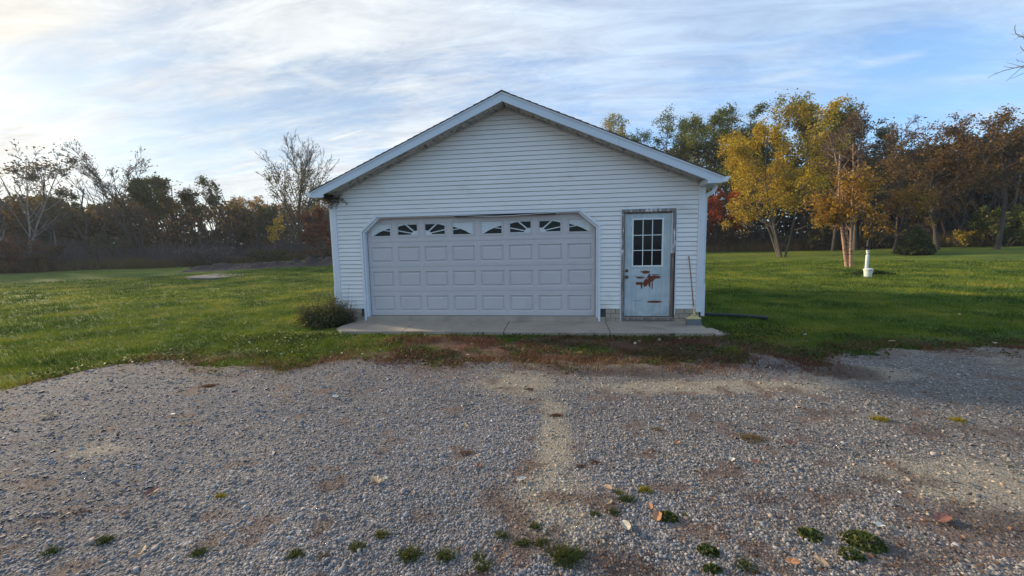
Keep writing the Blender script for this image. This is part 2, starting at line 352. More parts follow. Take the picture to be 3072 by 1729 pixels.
def ell(x, y, cx, cy, rx, ry, ang=0, soft=.5):
    c, s = math.cos(math.radians(ang)), math.sin(math.radians(ang)); u = ((x-cx)*c+(y-cy)*s)/rx; v = (-(x-cx)*s+(y-cy)*c)/ry
    r = np.hypot(u, v)+(fbm(x, y, 3.5, 44, 4)-.5)*1.1
    return 1-sst(r, 1-soft, 1+soft*.6)
P = lambda px, py: hit(px, py)[:2]
patches_sand = [(*P(1660, 1330), .16, 1.15, 2, .5), (*P(2100, 1165), 1.7, .22, 4, .6), (*P(2560, 1130), .75, .28, 8, .6), (*P(1560, 1150), .5, .5, 0, .7), (*P(2960, 1450), .55, .4, 10, .6),
                (*P(900, 1085), .5, .18, 0, .6), (*P(300, 1360), .3, .12, 0, .9), (*P(1660, 1500), .25, .45, 0, .8), (*P(1850, 1100), 1.3, .2, 0, .7)]
patches_soil = [(*P(1960, 1120), .95, .26, 5, .5), (*P(2540, 1125), .38, .30, 8, .5), (*P(1401, 1364), .085, .06, 0, .5), (*P(626, 1164), .14, .06, 0, .4), (*P(1670, 1253), .09, .04, 0, .4),
                (*P(1742, 1408), .06, .04, 0, .5), (*P(1786, 1396), .06, .04, 0, .5), (*P(200, 1560), .5, .07, 24, .6), (*P(260, 1500), .25, .12, 10, .7), (*P(2900, 1580), .5, .16, 12, .8),
                (*P(2700, 1480), .5, .12, 8, .8), (*P(2260, 1520), .35, .2, 0, 1.0), (*P(1900, 1700), .3, .12, 0, .9), (*P(2950, 1300), .7, .2, 8, .9), (*P(2450, 1240), .5, .1, 0, .9), (*P(2700, 1690), .5, .15, 8, .9)]
def colour_gravel(x, y):
    n = len(x); base = np.tile(np.array([.208, .197, .189]), (n, 1)); right = sst(x, .5, 4.5)
    base = base*(1-right[:, None])+np.array([.232, .214, .192])*right[:, None]
    base *= (0.82+.36*fbm(x, y, .8, 3, 4))[:, None]
    s = np.zeros(n)
    for p in patches_sand: s = np.maximum(s, ell(x, y, *p)*.85)
    s = np.maximum(s, sst(fbm(x, y, .55, 61, 4), .56, .78)*(.12+.38*right))
    sand = np.array([.335, .285, .205]); base = base*(1-s[:, None])+sand*s[:, None]
    d = np.zeros(n)
    for i, p in enumerate(patches_soil): d = np.maximum(d, ell(x, y, *p)*(.85 if i < 7 else .75*sst(fbm(x, y, 8, 33, 3), .46, .62)))
    big = sst(d, .1, .6)
    speck = sst(fbm(x, y, 5.5, 71, 4)+right*.035+sst(-y, 4.6, 6.6)*right*.04, .66, .71)*.75
    d = np.maximum(d, speck)
    edge = 1-sst(gravel_depth(x, y), .0, .8); d = np.maximum(d, edge*.8*sst(fbm(x, y, 3, 81, 3), .3, .6))
    soil = (np.array([.150, .105, .078])*(1-big[:, None])+np.array([.085, .064, .052])*big[:, None])*(.8+.5*fbm(x, y, 6, 12, 2))[:, None]
    return base*(1-d[:, None])+soil*d[:, None], np.maximum(s*.9, d)
def colour_ground(x, y):
    n = len(x); g = np.tile(np.array([.078, .125, .014]), (n, 1)); D = np.hypot(x-CAM[0], y-CAM[1])
    f = sst(fbm(x*.6, y*1.2, .22, 101, 4), .38, .66); g = g*(1-f[:, None])+np.array([.155, .185, .021])*f[:, None]
    f2 = sst(fbm(x*.55, y*1.6, .9, 102, 4), .45, .75)*.5; g = g*(1-f2[:, None])+np.array([.048, .088, .011])*f2[:, None]
    f3 = sst(D, 38, 58)*.65*(x < 0); g = g*(1-f3[:, None])+np.array([.115, .085, .045])*f3[:, None]
    f4 = 1-sst(-gravel_depth(x, y), .1, 1.0); f4 = f4*sst(fbm(x, y, 1.5, 104, 4), .3, .6)*.8
    g = g*(1-f4[:, None])+np.array([.085, .060, .032])*f4[:, None]
    s = soil_mask(x, y); s = np.maximum(s, sst(D, 70, 80)); g = g*(1-s[:, None])+np.array([.135, .078, .056])*s[:, None]
    return g*(.85+.3*fbm(x, y, 3, 105, 3))[:, None]

def ground_material(name, gravelly):
    m = bpy.data.materials.new(name); m.use_nodes = True; t = NT(m.node_tree); t.n.clear()
    out = t.add('ShaderNodeOutputMaterial'); b = t.add('ShaderNodeBsdfPrincipled', in_Roughness=.92); b.inputs['Specular IOR Level'].default_value = .2
    t.l.new(b.outputs[0], out.inputs[0])
    c = t.add('ShaderNodeAttribute', attribute_name='tint').outputs['Color']; fine = t.add('ShaderNodeAttribute', attribute_name='smoothness').outputs['Fac']
    g = t.add('ShaderNodeNewGeometry').outputs['Position']
    if gravelly:
        gd = t.vmath('ADD', g, t.vmath('SCALE', t.vmath('SUBTRACT', t.noise(g, 25, 3, .6, out=1), (.5, .5, .5)), (0, 0, 0)))
        vo = t.add('ShaderNodeTexVoronoi', feature='F1'); t.set(vo.inputs['Vector'], t.vmath('ADD', g, t.vmath('MULTIPLY', t.noise(g, 30, 2, .5, out=1), (.02, .02, .02)))); vo.inputs['Scale'].default_value = 88
        v2 = t.add('ShaderNodeTexVoronoi', feature='F1'); t.set(v2.inputs['Vector'], g); v2.inputs['Scale'].default_value = 38
        sc = t.add('ShaderNodeSeparateColor'); t.l.new(vo.outputs['Color'], sc.inputs[0]); s2 = t.add('ShaderNodeSeparateColor'); t.l.new(v2.outputs['Color'], s2.inputs[0])
        k = t.ramp(sc.outputs[0], [(0, .5), (.3, .8), (.7, 1.1), (.92, 1.45), (1, 1.95)])
        k2 = t.ramp(s2.outputs[0], [(0, .8), (.8, 1.05), (1, 1.5)])
        edge = t.ramp(vo.outputs['Distance'], [(0, 1.1), (.45, 1.0), (.8, .45)])
        k = t.mix(1.0, t.mix(1.0, k, edge, 'MULTIPLY'), k2, 'MULTIPLY')
        k = t.mix(t.math('MULTIPLY', fine, .72), k, (1.0, 1.0, 1.0))
        tone = t.mix(sc.outputs[1], (.96, .98, 1.05), (1.06, 1.0, .93)); k = t.mix(1.0, k, tone, 'MULTIPLY')
        c = t.mix(1.0, c, k, 'MULTIPLY')
        h = t.math('ADD', t.math('MULTIPLY', vo.outputs['Distance'], -1.0), t.math('MULTIPLY', t.noise(g, 130, 3, .7), .4))
        bn = t.add('ShaderNodeBump'); bn.inputs['Distance'].default_value = .008; t.set(bn.inputs['Strength'], t.math('SUBTRACT', 1.0, t.math('MULTIPLY', fine, .6))); t.set(bn.inputs['Height'], h)
    else:
        k = t.ramp(t.noise(g, 28, 5, .7), [(.25, .45), (.5, 1.0), (.75, 1.7)]); k2 = t.ramp(t.noise(t.vmath('MULTIPLY', g, (.5, 1.4, 1)), 3.0, 5, .65), [(.3, .6), (.5, 1.0), (.72, 1.5)])
        c = t.mix(1.0, t.mix(1.0, c, k, 'MULTIPLY'), k2, 'MULTIPLY')
        bn = t.add('ShaderNodeBump'); bn.inputs['Distance'].default_value = .05; t.set(bn.inputs['Height'], t.math('ADD', t.noise(g, 22, 5, .7), t.math('MULTIPLY', t.noise(g, 3, 4, .6), 1.5)))
    t.l.new(bn.outputs[0], b.inputs['Normal']); t.set(b.inputs['Base Color'], c); return m
xf, yf = X.ravel(), Y.ravel(); Z = gz(xf, yf); ny, nx = X.shape
Z = Z+(fbm(xf, yf, 2.5, 301, 3)-.5)*.05*(1-sst(np.hypot(xf-CAM[0], yf-CAM[1]), 25, 60))*sst(-gravel_depth(xf, yf), 0, .6)*(1-(np.abs(xf-.66) < 4.2)*(yf > -1.6)*(yf < 7.6))
idx = np.arange(nx*ny).reshape(ny, nx)
Q = np.stack([idx[:-1, :-1], idx[:-1, 1:], idx[1:, 1:], idx[1:, :-1]], -1).reshape(-1, 4)
colg = colour_ground(xf, yf)
ground = mesh_np('ground', np.stack([xf, yf, Z], 1), Q, ground_material('lawn_soil', False), attrs={'tint': ('POINT', 'FLOAT_COLOR', np.c_[colg, np.ones(len(colg))]), 'smoothness': ('POINT', 'FLOAT', np.zeros(len(colg)))}, smooth=True)
tag(ground, kind='structure')
gd = gravel_depth(xf, yf); keep = (gd[Q].mean(1) > 0) & (np.abs(xf[Q].mean(1)) < 60) & (yf[Q].mean(1) > -60)
Qg = Q[keep]; used, invq = np.unique(Qg, return_inverse=True)
xg, yg = xf[used], yf[used]; cg, fg = colour_gravel(xg, yg)
zg = gz(xg, yg)+.005+(fbm(xg, yg, 1.2, 302, 3)-.5)*.03+(fbm(xg, yg, 14, 303, 2)-.5)*.008+.012
zg = np.minimum(zg, zg)*1.0
drive = mesh_np('driveway', np.stack([xg, yg, zg], 1), invq.reshape(-1, 4), ground_material('gravel', True), attrs={'tint': ('POINT', 'FLOAT_COLOR', np.c_[cg, np.ones(len(cg))]), 'smoothness': ('POINT', 'FLOAT', fg)}, smooth=True)
tag(drive, kind='structure')
def drive_z(x, y): return gz(x, y)+.017+(fbm(x, y, 1.2, 302, 3)-.5)*.03+(fbm(x, y, 14, 303, 2)-.5)*.008

# ---- loose stones of the driveway
N = 108000
d = rng.uniform(0, 1, N)**1.0; r = 1.35*np.exp(d*math.log(9.5/1.35)); a = rng.uniform(-1.25, 1.25, N)+YAW
sx = CAM[0]+r*np.sin(a); sy = CAM[1]+r*np.cos(a)
# sample in proportion to 1/r: denser close by
ok = (gravel_depth(sx, sy) > .02); sx, sy, r = sx[ok], sy[ok], r[ok]
cc, ff = colour_gravel(sx, sy); ok = rng.uniform(0, 1, len(sx)) > ff*.80; sx, sy, r, cc = sx[ok], sy[ok], r[ok], cc[ok]; n = len(sx)
cube = np.array([(x, y, z) for z in (-1, 1) for y in (-1, 1) for x in (-1, 1)], float)*.5
cf = np.array([(0, 2, 3, 1), (4, 5, 7, 6), (0, 1, 5, 4), (2, 6, 7, 3), (0, 4, 6, 2), (1, 3, 7, 5)])
size = np.clip(rng.lognormal(math.log(.0086), .38, n), .0045, .028)*np.interp(r, [1.5, 9], [1, 1.5])
V = np.tile(cube, (n, 1, 1))+rng.uniform(-.2, .2, (n, 8, 3)); V[:, 4:, :2] *= .68
V *= (size[:, None]*np.stack([rng.uniform(.9, 1.6, n), rng.uniform(.7, 1.1, n), rng.uniform(.45, .8, n)], 1))[:, None, :]
th = rng.uniform(0, 2*math.pi, n); ti = rng.normal(0, .25, n); c, s = np.cos(th), np.sin(th)
V[:, :, 2] += V[:, :, 0]*ti[:, None]
x_, y_ = V[:, :, 0]*c[:, None]-V[:, :, 1]*s[:, None], V[:, :, 0]*s[:, None]+V[:, :, 1]*c[:, None]
V = np.stack([x_+sx[:, None], y_+sy[:, None], V[:, :, 2]+(drive_z(sx, sy)+size*.04)[:, None]], 2).reshape(-1, 3)
near = r < 3.4; Fq = [(np.arange(n)[near][:, None, None]*8+cf[None]).reshape(-1, 4), (np.arange(n)[~near][:, None, None]*8+cf[None, [1, 2, 4, 5]]).reshape(-1, 4)]; fcnt = np.r_[np.repeat(np.arange(n)[near], 6), np.repeat(np.arange(n)[~near], 4)]
br = rng.lognormal(-.03, .30, n)[:, None]*np.where(rng.random((n, 1)) < .12, np.array([[1.22, .98, .80]]), np.array([[.985, .995, 1.02]]))
sc_ = np.clip(cc*br*1.05+.02, .04, .7)[fcnt]
ms_ = bpy.data.materials.new('gravel_stone'); ms_.use_nodes = True; t = NT(ms_.node_tree); pb = ms_.node_tree.nodes['Principled BSDF']
t.l.new(t.add('ShaderNodeAttribute', attribute_name='tint').outputs['Color'], pb.inputs['Base Color']); pb.inputs['Roughness'].default_value = .85; pb.inputs['Specular IOR Level'].default_value = .3
st = mesh_np('gravel', V, Fq, ms_, attrs={'tint': ('FACE', 'FLOAT_COLOR', np.c_[sc_, np.ones(len(sc_))])})
tag(st, 'loose grey crushed stones lying over the whole driveway', 'gravel', kind='stuff')

# ---- blades
def blades(name, x, y, z, h, wd, mat, lean=.5, label=None, cat=None, parent=None, kind='stuff', vec=None):
    n = len(x); th = rng.uniform(0, 2*math.pi, n); ph = rng.uniform(0, 2*math.pi, n); ln = np.abs(rng.normal(0, lean, n))*h
    dx, dy = np.cos(th)*wd/2, np.sin(th)*wd/2
    V = np.empty((n, 3, 3)); V[:, 0] = np.stack([x-dx, y-dy, z], 1); V[:, 1] = np.stack([x+dx, y+dy, z], 1)
    V[:, 2] = np.stack([x+np.cos(ph)*ln, y+np.sin(ph)*ln, z+h], 1)
    o = mesh_np(name, V.reshape(-1, 3), np.arange(n*3).reshape(-1, 3), mat, parent, attrs={'rnd': ('FACE', 'FLOAT', rng.random(n))})
    if label: tag(o, label, cat, kind=kind)
    return o
def fan(n, r0, r1, half=1.02, p=1.0):
    r = r0*np.exp(rng.random(n)**p*math.log(r1/r0)); a = rng.uniform(-half, half, n)+YAW
    return CAM[0]+r*np.sin(a), CAM[1]+r*np.cos(a), r
def off_building(x, y): return ~((x > -3.2) & (x < 4.5) & (y > -1.16) & (y < 7.6)) & ~((x > -2.8) & (x < 4.45) & (y > -1.2) & (y < .1))
x, y, r = fan(660000, 3.4, 34, 1.16); x0 = x
dep = gravel_depth(x, y); keep = (dep < rng.normal(-.10, .16, len(x))) & off_building(x, y) & (rng.random(len(x)) > soil_mask(x, y)*.93)
bare = fbm(x, y, 1.5, 104, 4); keep &= ~((dep > -1.0) & (bare > .52) & (rng.random(len(x)) < .7)); x, y, r = x[keep], y[keep], r[keep]
clump = fbm(x, y, 6, 401, 2); hh = np.interp(r, [4, 34], [.050, .078])*rng.uniform(.5, 1.4, len(x))*(.35+1.3*clump)
GD = gz(x, y)+(fbm(x, y, 2.5, 301, 3)-.5)*.05*(1-sst(r, 25, 60))*sst(-gravel_depth(x, y), 0, .6)-.004
blades('lawn', x, y, GD, hh, np.interp(r, [4, 34], [.006, .036]), L['lawn'], .6, 'short green lawn grass around the garage', 'grass')
# red dry weeds: soil strip, driveway rim, dark specks in the gravel
x = rng.uniform(-8.5, 9.5, 330000); y = rng.uniform(-6.2, -1.12, 330000); dep = gravel_depth(x, y)
pr = soil_mask(x, y)*.85; pr = np.maximum(pr, (1-sst(np.abs(dep+.12), .0, .5))*.62); pr *= sst(fbm(x, y, 3.3, 55, 4), .34, .62)
k = rng.random(len(x)) < pr; x, y = x[k], y[k]
x2, y2, r2 = fan(200000, 1.4, 10, .98); k = (gravel_depth(x2, y2) > 0) & (fbm(x2, y2, 5.5, 71, 4)+sst(x2, .5, 4.5)*.035+sst(-y2, 4.6, 6.6)*sst(x2, .5, 4.5)*.04 > .665+rng.random(len(x2))*.04) & (rng.random(len(x2)) < .8)
bl = np.zeros(len(x2))
for p in patches_soil[7:]: bl = np.maximum(bl, ell(x2, y2, *p))
k |= (gravel_depth(x2, y2) > 0) & (bl*sst(fbm(x2, y2, 8, 33, 3), .48, .66) > rng.random(len(x2))*1.3)
for p_ in patches_soil[2:7]:
    pass
x, y = np.r_[x, x2[k]], np.r_[y, y2[k]]; hs = np.where(np.arange(len(x)) < len(x)-k.sum(), 1, .32)
blades('dry_weeds', x, y, drive_z(x, y)-.012, rng.uniform(.025, .085, len(x))*hs, rng.uniform(.005, .012, len(x)), L['redweed'], 1.1, 'dry red-brown weeds matted between the concrete apron and the gravel', 'weeds')

BROWN_BITS = True
# broad-leaved ground cover
def leaves(name, x, y, z, size, mat, parent=None, flat=.6, attrs=None, aspect=.55):
    """small folded leaves (two triangles) with random direction"""
    n = len(x); t1 = rng.normal(0, 1, (n, 3)); t1[:, 2] *= flat; t1 /= np.linalg.norm(t1, axis=1)[:, None]
    q = rng.normal(0, 1, (n, 3)); b = np.cross(t1, q); b /= np.linalg.norm(b, axis=1)[:, None]
    c = np.stack([x, y, z], 1); s = np.asarray(size)[:, None]*np.ones((n, 1)); nn = np.cross(t1, b)
    V = np.stack([c-t1*s*.5, c+b*s*aspect*.5+nn*s*.08, c+t1*s*.5, c-b*s*aspect*.5+nn*s*.08], 1)
    return mesh_np(name, V.reshape(-1, 3), np.arange(n*4).reshape(-1, 4), mat, parent, attrs={'rnd': ('FACE', 'FLOAT', rng.random(n))})
x = rng.uniform(-6.5, 8.5, 120000); y = rng.uniform(-4.2, .3, 120000); dep = gravel_depth(x, y)
pr = (1-sst(np.abs(dep+.55), .3, 1.0))*.5*sst(fbm(x, y, 1.9, 88, 4), .45, .62)+ (1-sst(np.abs(y+1.27), .05, .17))*(x > -2.9)*(x < 4.7)*sst(fbm(x, y, 2.1, 89, 4), .42, .58)
pr += ell(x, y, 5.0, -.75, .9, .55)*.6+ell(x, y, -3.4, -1.6, 1.1, .35)*.5+ell(x, y, 2.9, -1.35, .7, .15)*.8+ell(x, y, 5.1, -2.15, .45, .25)*.7
k = (rng.random(len(x)) < pr) & (dep < .25) & off_building(x, y); x, y = x[k], y[k]
o = leaves('ground_cover', x, y, gz(x, y)+rng.uniform(.005, .07, len(x)), rng.uniform(.02, .055, len(x)), L['cover'])
tag(o, 'low green broad-leaved ground cover along apron and lawn edge', 'ground cover', kind='stuff')
# small pale leaves sprinkled over the grass
x, y, r = fan(480, 4, 26, 1.0); k = (gravel_depth(x, y) < -.1) & off_building(x, y) & (rng.random(len(x)) < .28+.5*(gravel_depth(x, y) > -1)); x, y = x[k], y[k]
o = leaves('leaf_litter', x, y, gz(x, y)+.055, rng.uniform(.022, .06, len(x)), material('pale_dead_leaf', (.42, .38, .26), .8, .3, 6), flat=.25, aspect=.8)
tag(o, 'small pale dead leaves sprinkled over the lawn', 'leaf litter', kind='stuff')

x, y, r = fan(26000, 1.4, 9, .98); bl = np.zeros(len(x))
for p in patches_soil[7:]: bl = np.maximum(bl, ell(x, y, *p, ))
pr = .10*sst(x, .6, 3)+bl*.55+.25*sst(fbm(x, y, 1.6, 97, 3), .55, .7)*sst(x, 0, 2); k = (gravel_depth(x, y) > 0) & (rng.random(len(x)) < pr); x, y = x[k], y[k]
o = leaves('leaf_bits', x, y, drive_z(x, y)+.006, rng.uniform(.008, .026, len(x)), L['bits'], flat=.2, aspect=.7)
tag(o, 'crumbled brown leaf bits strewn over the gravel, mostly at the right', 'leaf bits', kind='stuff')
# ---- apron
apron = thing('apron', None, None, (0, 0, 0)); apron['kind'] = 'structure'
AZ = -.088
joints = [(-2.72, -2.62), (-1.24, -1.27), (.69, .67), (2.60, 2.64), (4.36, 4.50)]     # (x at front, x at wall)
for i in range(4):
    a, b = joints[i], joints[i+1]; g = .006; m = MB()
    f = -1.10+.01*i
    if i == 0: pts = [(a[0]+.28, f-.02), (b[0]-g, f), (b[1]-g, -.004), (a[1]-.05, -.004), (a[0]-.0, -.62), (a[0]+.05, -.9)]
    elif i == 3: pts = [(a[0]+g, f), (b[0]-.02, f+.02), (b[0]+.01, -.55), (b[1]-.13, -.42), (b[1]-.10, -.004), (a[1]+g, -.004)]
    else: pts = [(a[0]+g, f), (b[0]-g, f), (b[1]-g, -.004), (a[1]+g, -.004)]
    m.prism(pts, 'z', -.24, AZ+.003*(i % 2)).build('slab', M['concrete'], apron, bevel=.006)
MB().prism([(4.37, -1.07), (4.62, -1.02), (4.50, -.50), (4.395, -.56)], 'z', -.24, AZ-.018).build('slab', M['concrete'], apron, bevel=.006)
MB().box(-2.5, 4.3, -1.0, -.01, -.26, AZ-.03).build('bedding', M['gap'], apron)

# ---- flat concrete slab and dug soil in the left lawn
a_, b_, c_, d_ = hit(556, 836), hit(640, 841), hit(788, 815), hit(690, 812)
pts = [a_, (a_*.6+b_*.4)-np.array([0, .3, 0]), b_, (b_+c_)/2+np.array([.3, -.3, 0]), c_, (c_+d_)/2+np.array([0, .5, 0]), d_, (d_*.4+a_*.6)]
zc = np.mean([p[2] for p in pts]); o = MB().prism([(p[0], p[1]) for p in pts], 'z', zc-.3, zc+.02).build('old_slab', material('pale_slab', (.135, .125, .11), .9, .25, 1.2, .01, 12, dirt=((.12, .10, .07), 1.5, .5, .75)), None)
tag(o, 'flat irregular grey concrete slab lying in the left lawn before the dug soil', 'concrete slab')
pa, pb_ = hit(560, 812), hit(1010, 792); n = 30000
u = rng.random(n); v = rng.normal(0, 1, n); line = pa[None]*(1-u[:, None])+pb_[None]*u[:, None]; nrm = np.array([-(pb_-pa)[1], (pb_-pa)[0]]); nrm /= np.linalg.norm(nrm)
gu, gv = np.meshgrid(np.linspace(0, 1, 260), np.linspace(-1, 1, 60)); gu = gu.ravel(); gv = gv.ravel()
Lx = pa[0]+(pb_-pa)[0]*gu*1.25+nrm[0]*gv*2.6; Ly = pa[1]+(pb_-pa)[1]*gu*1.25+nrm[1]*gv*2.6
prof = np.clip(1-gv**2, 0, 1)*sst(gu, 0, .05)*(1-sst(gu, .95, 1))
hz = gz(Lx, Ly)-.05+prof*(.16+.75*sst(fbm(Lx, Ly, .55, 500, 3), .42, .75)*(.3+.7*sst(gu, .25, .6))+.5*(fbm(Lx, Ly, 2.6, 501, 4)-.35))
gi = np.arange(260*60).reshape(60, 260); Qm = np.stack([gi[:-1, :-1], gi[:-1, 1:], gi[1:, 1:], gi[1:, :-1]], -1).reshape(-1, 4)
o = mesh_np('soil_mound', np.stack([Lx, Ly, hz], 1), Qm, material('dug_soil', (.045, .033, .028), .95, .4, 2, .05, 6, dirt=((.11, .08, .055), .5, .48, .62)))
tag(o, 'long low mound of dark dug soil across the left lawn', 'soil mound')

# ------------------------------------------------------------------ garage
XL, XR, CX, DEPTH = -3.155, 4.475, .66, 7.3
SL = .4275; OH = .42; EAVE = 3.98; WT = 4.205; ED = -.12
def roof_top(dx): return 4.372-SL*abs(dx)       # top of shingles at the rake
def wall_top(x): return WT-SL*abs(x-CX)
garage = thing('garage', 'white vinyl-sided garage with a double door, side entry door and gabled roof', 'garage', (CX, 0, GZ))
OFF = np.array([CX, 0, GZ])
def G(mb, name, mat, parent=None, **kw):
    """link a part built in world coordinates under the garage (whose empty stands at its base)"""
    o = mb.build(name, mat, None, **kw); o.parent = parent or garage
    o.matrix_parent_inverse = Matrix.Translation(-Vector(OFF)) if (parent is None) else Matrix.Identity(4)
    return o
# siding courses
ZB, CH = .171, .0885
OPX, OPT, BX, BZ = 2.52, 2.165, 2.14, 1.84        # opening half width, top, bevel start
EX0, EX1, EZT = 2.925, 3.985, 2.152                # entry casing outer
k = 0; z0 = ZB
while True:
    z1 = z0+CH
    if wall_top(CX) < z0+.02: break
    xl = XL+.09 if z1 < 2.56 else max(XL, CX-(WT-z0)/SL); xr = XR-.09 if z1 < 2.56 else min(XR, CX+(WT-z0)/SL)
    xlt = XL+.09 if z1 < 2.56 else max(XL, CX-max(WT-z1, .01)/SL); xrt = XR-.09 if z1 < 2.56 else min(XR, CX+max(WT-z1, .01)/SL)
    segs = [(xl, xr, xlt, xrt)]
    def cut(segs, a0, b0, a1, b1):
        out = []
        for (l, r, lt, rt) in segs:
            if a0 >= r or b0 <= l: out.append((l, r, lt, rt)); continue
            if a0 > l: out.append((l, a0, lt, a1))
            if b0 < r: out.append((b0, r, b1, rt))
        return out
    def half(z): return OPX if z < BZ else OPX-(OPX-BX)*(z-BZ)/(OPT-BZ)
    if z0 < OPT-.02: segs = cut(segs, -half(z0), half(z0), -half(min(z1, OPT)), half(min(z1, OPT)))
    if z0 < EZT-.02: segs = cut(segs, EX0, EX1, EX0, EX1)
    jobs = [(l, r, lt, rt, z0) for (l, r, lt, rt) in segs]
    for (a_, b_, tp) in ((-BX-.004, BX+.004, OPT+.012), (EX0, EX1, EZT-.001)):
        if z0 < tp-.01 and z1 > tp+.006: jobs.append((a_, b_, a_, b_, tp))
    for (l, r, lt, rt, z0) in jobs:
        if r-l < .03: continue
        yo = -.019+random.uniform(-.0008, .0008); m = MB(); nseg = max(1, int((r-l)/.6)); i0 = 0
        vs = []; wob = [random.uniform(-.0012, .0012) for _ in range(nseg+1)]
        for q in range(nseg+1):
            u = q/nseg; xb, xt = l+(r-l)*u, lt+(rt-lt)*u; wb = wob[q]
            vs += [(xb, 0, z0-.001), (xb, yo+.001, z0-.001+wb*.5), (xb, yo, z0+.005+wb*.5), (xt, -.0055, z1-.013), (xt, .004, z1-.004)]
        m.v = vs
        for q in range(nseg):
            for e in range(4): m.f.append((q*5+e, (q+1)*5+e, (q+1)*5+e+1, q*5+e+1))
        m.f.append((0, 1, 2, 3, 4)); b_ = nseg*5; m.f.append((b_+4, b_+3, b_+2, b_+1, b_))
        G(m, 'siding_plank', M['vinyl'])
    z0 = z1; k += 1
# wall cores (with the openings left out), back and sides
def wall_piece(mb, mat='inside'): G(mb, 'wall', M[mat])
for (x0, x1, z0_) in ((XL, -OPX, -.1), (OPX, EX0+.03, -.1), (EX1-.03, XR, -.1), (EX0+.0305, EX1-.0305, 2.13)):
    wall_piece(MB().box(x0, x1, .0055, .11, z0_, 2.4995))
wall_piece(MB().prism([(-OPX+.0005, 2.4995), (-OPX+.0005, BZ), (-BX, OPT), (BX, OPT), (OPX-.0005, BZ), (OPX-.0005, 2.4995)], 'y', .0055, .11))
wall_piece(MB().prism([(XL, 2.5), (XR, 2.5), (XR, wall_top(XR)), (CX, wall_top(CX)), (XL, wall_top(XL))], 'y', .0055, .11))
wall_piece(MB().prism([(XL, -.1), (XR, -.1), (XR, wall_top(XR)), (CX, wall_top(CX)), (XL, wall_top(XL))], 'y', DEPTH-.1, DEPTH), 'vinyl')
for X0, X1 in ((XL, XL+.1), (XR-.1, XR)): G(MB().box(X0, X1, .1105, DEPTH-.1005, -.1, wall_top(X0 if X0 < 0 else X1)-.01), 'side_wall', M['vinyl'])
G(MB().box(XL+.1, XR-.1, .001, DEPTH-.1, -.12, -.004), 'floor_slab', M['concrete'])
G(MB().box(-2.47, 2.47, -.035, .0, -.12, -.012), 'threshold_slab', M['concrete'], bevel=.006)
# foundation blocks
for (a, b) in ((XL+.03, -2.60), (2.64, 2.95), (3.97, XR-.03)):
    G(MB().box(a, b, -.006, .003, -.13, ZB), 'mortar', M['mortar'])
    for r in range(3):
        zz = -.125+r*.098; x = a-.1*(r % 2)
        while x < b-.01:
            x2 = min(x+.196, b); xa = max(x, a)
            if x2-xa > .025: G(MB().box(xa+.004, x2-.004, -.014-random.uniform(0, .003), .002, zz+.004, zz+.092), 'brick', M['brick'], bevel=.002)
            x += .2
# corner posts
for X0, s in ((XL, 1), (XR, -1)):
    m = MB(); a = X0-.018*s; pr = [(a, -.032), (a+s*.036, -.032), (a+s*.038, -.027), (a+s*.042, -.032), (a+s*.078, -.032), (a+s*.080, -.027), (a+s*.084, -.032), (a+s*.115, -.030), (a+s*.118, -.002), (a+s*.020, -.002), (a+s*.020, .1), (a, .1)]
    if s < 0: pr = pr[::-1]
    G(m.prism(pr, 'z', .105, 2.528), 'corner_post', M['trim'])
# frieze channel under the rake soffit, along the wall
for s in (-1, 1):
    def fz(dx, o): return WT-SL*dx-o
    pts = [(CX+s*.0, fz(0, .0)), (CX+s*3.74, fz(3.74, .0)), (CX+s*3.74, fz(3.74, .036)), (CX, fz(0, .036))]
    G(MB().prism(pts if s < 0 else pts[::-1], 'y', -.026, -.0045), 'frieze_channel', M['frieze'])
# soffit panels along both rakes
w = .305; cs = 1/math.sqrt(1+SL*SL)
for s in (-1, 1):
    t = 0.01
    while t*cs < 3.715:
        t2 = min(t+w, 3.718/cs); m = MB(); prof = []; g = .0
        n3 = 3
        for j in range(n3):
            a = t+(t2-t)*j/n3; b = t+(t2-t)*(j+1)/n3
            prof += [(a+.002, .012), (a+.008, 0), (b-.008, 0), (b-.002, .012)]
        P2 = [(CX+s*p*cs-s*(-q)*0, WT-SL*p*cs+q) for p, q in prof]
        top = [(P2[-1][0], P2[-1][1]+.01), (P2[0][0], P2[0][1]+.02)]
        pts = P2+top
        G(m.prism(pts, 'y', -OH+.022, -.0265), 'soffit_panel', M['soffit'])
        t = t2+.003
# rake fascias (white aluminium), with a drip lip; the right one has a seam
def fascia(s, d0, d1, tip):
    top = lambda d: roof_top(d)-.022; bot = lambda d: roof_top(d)-.190
    if tip: pts = [(d0, top(d0)), (d1, top(d1)), (d1, 2.530), (3.725, 2.530), (3.725, bot(3.725)), (d0, bot(d0))]
    else: pts = [(d0, top(d0)), (d1, top(d1)), (d1, bot(d1)), (d0, bot(d0))]
    m = MB().prism([(CX+s*p, q) for p, q in pts], 'y', -OH, -OH+.02)
    m.prism([(CX+s*p, q) for p, q in [(d0, top(d0)-.045), (d1-.003, top(d1)-.045), (d1-.003, top(d1)-.052), (d0, top(d0)-.052)]], 'y', -OH-.003, -OH)
    o = G(m, 'rake_fascia', M['fascia'], bevel=.0015); return o
fascia(-1, .0015, EAVE, True); fascia(1, .0015, 2.15, False); fascia(1, 2.154, EAVE, True)
for s in (-1, 1):
    pts = [(0, roof_top(0)-.021), (EAVE+.01, roof_top(EAVE+.01)-.021), (EAVE+.01, roof_top(EAVE+.01)-.048), (0, roof_top(0)-.048)]
    G(MB().prism([(CX+s*p, q) for p, q in pts], 'y', -OH-.012, -OH-.0035), 'drip_edge', M['trim'])
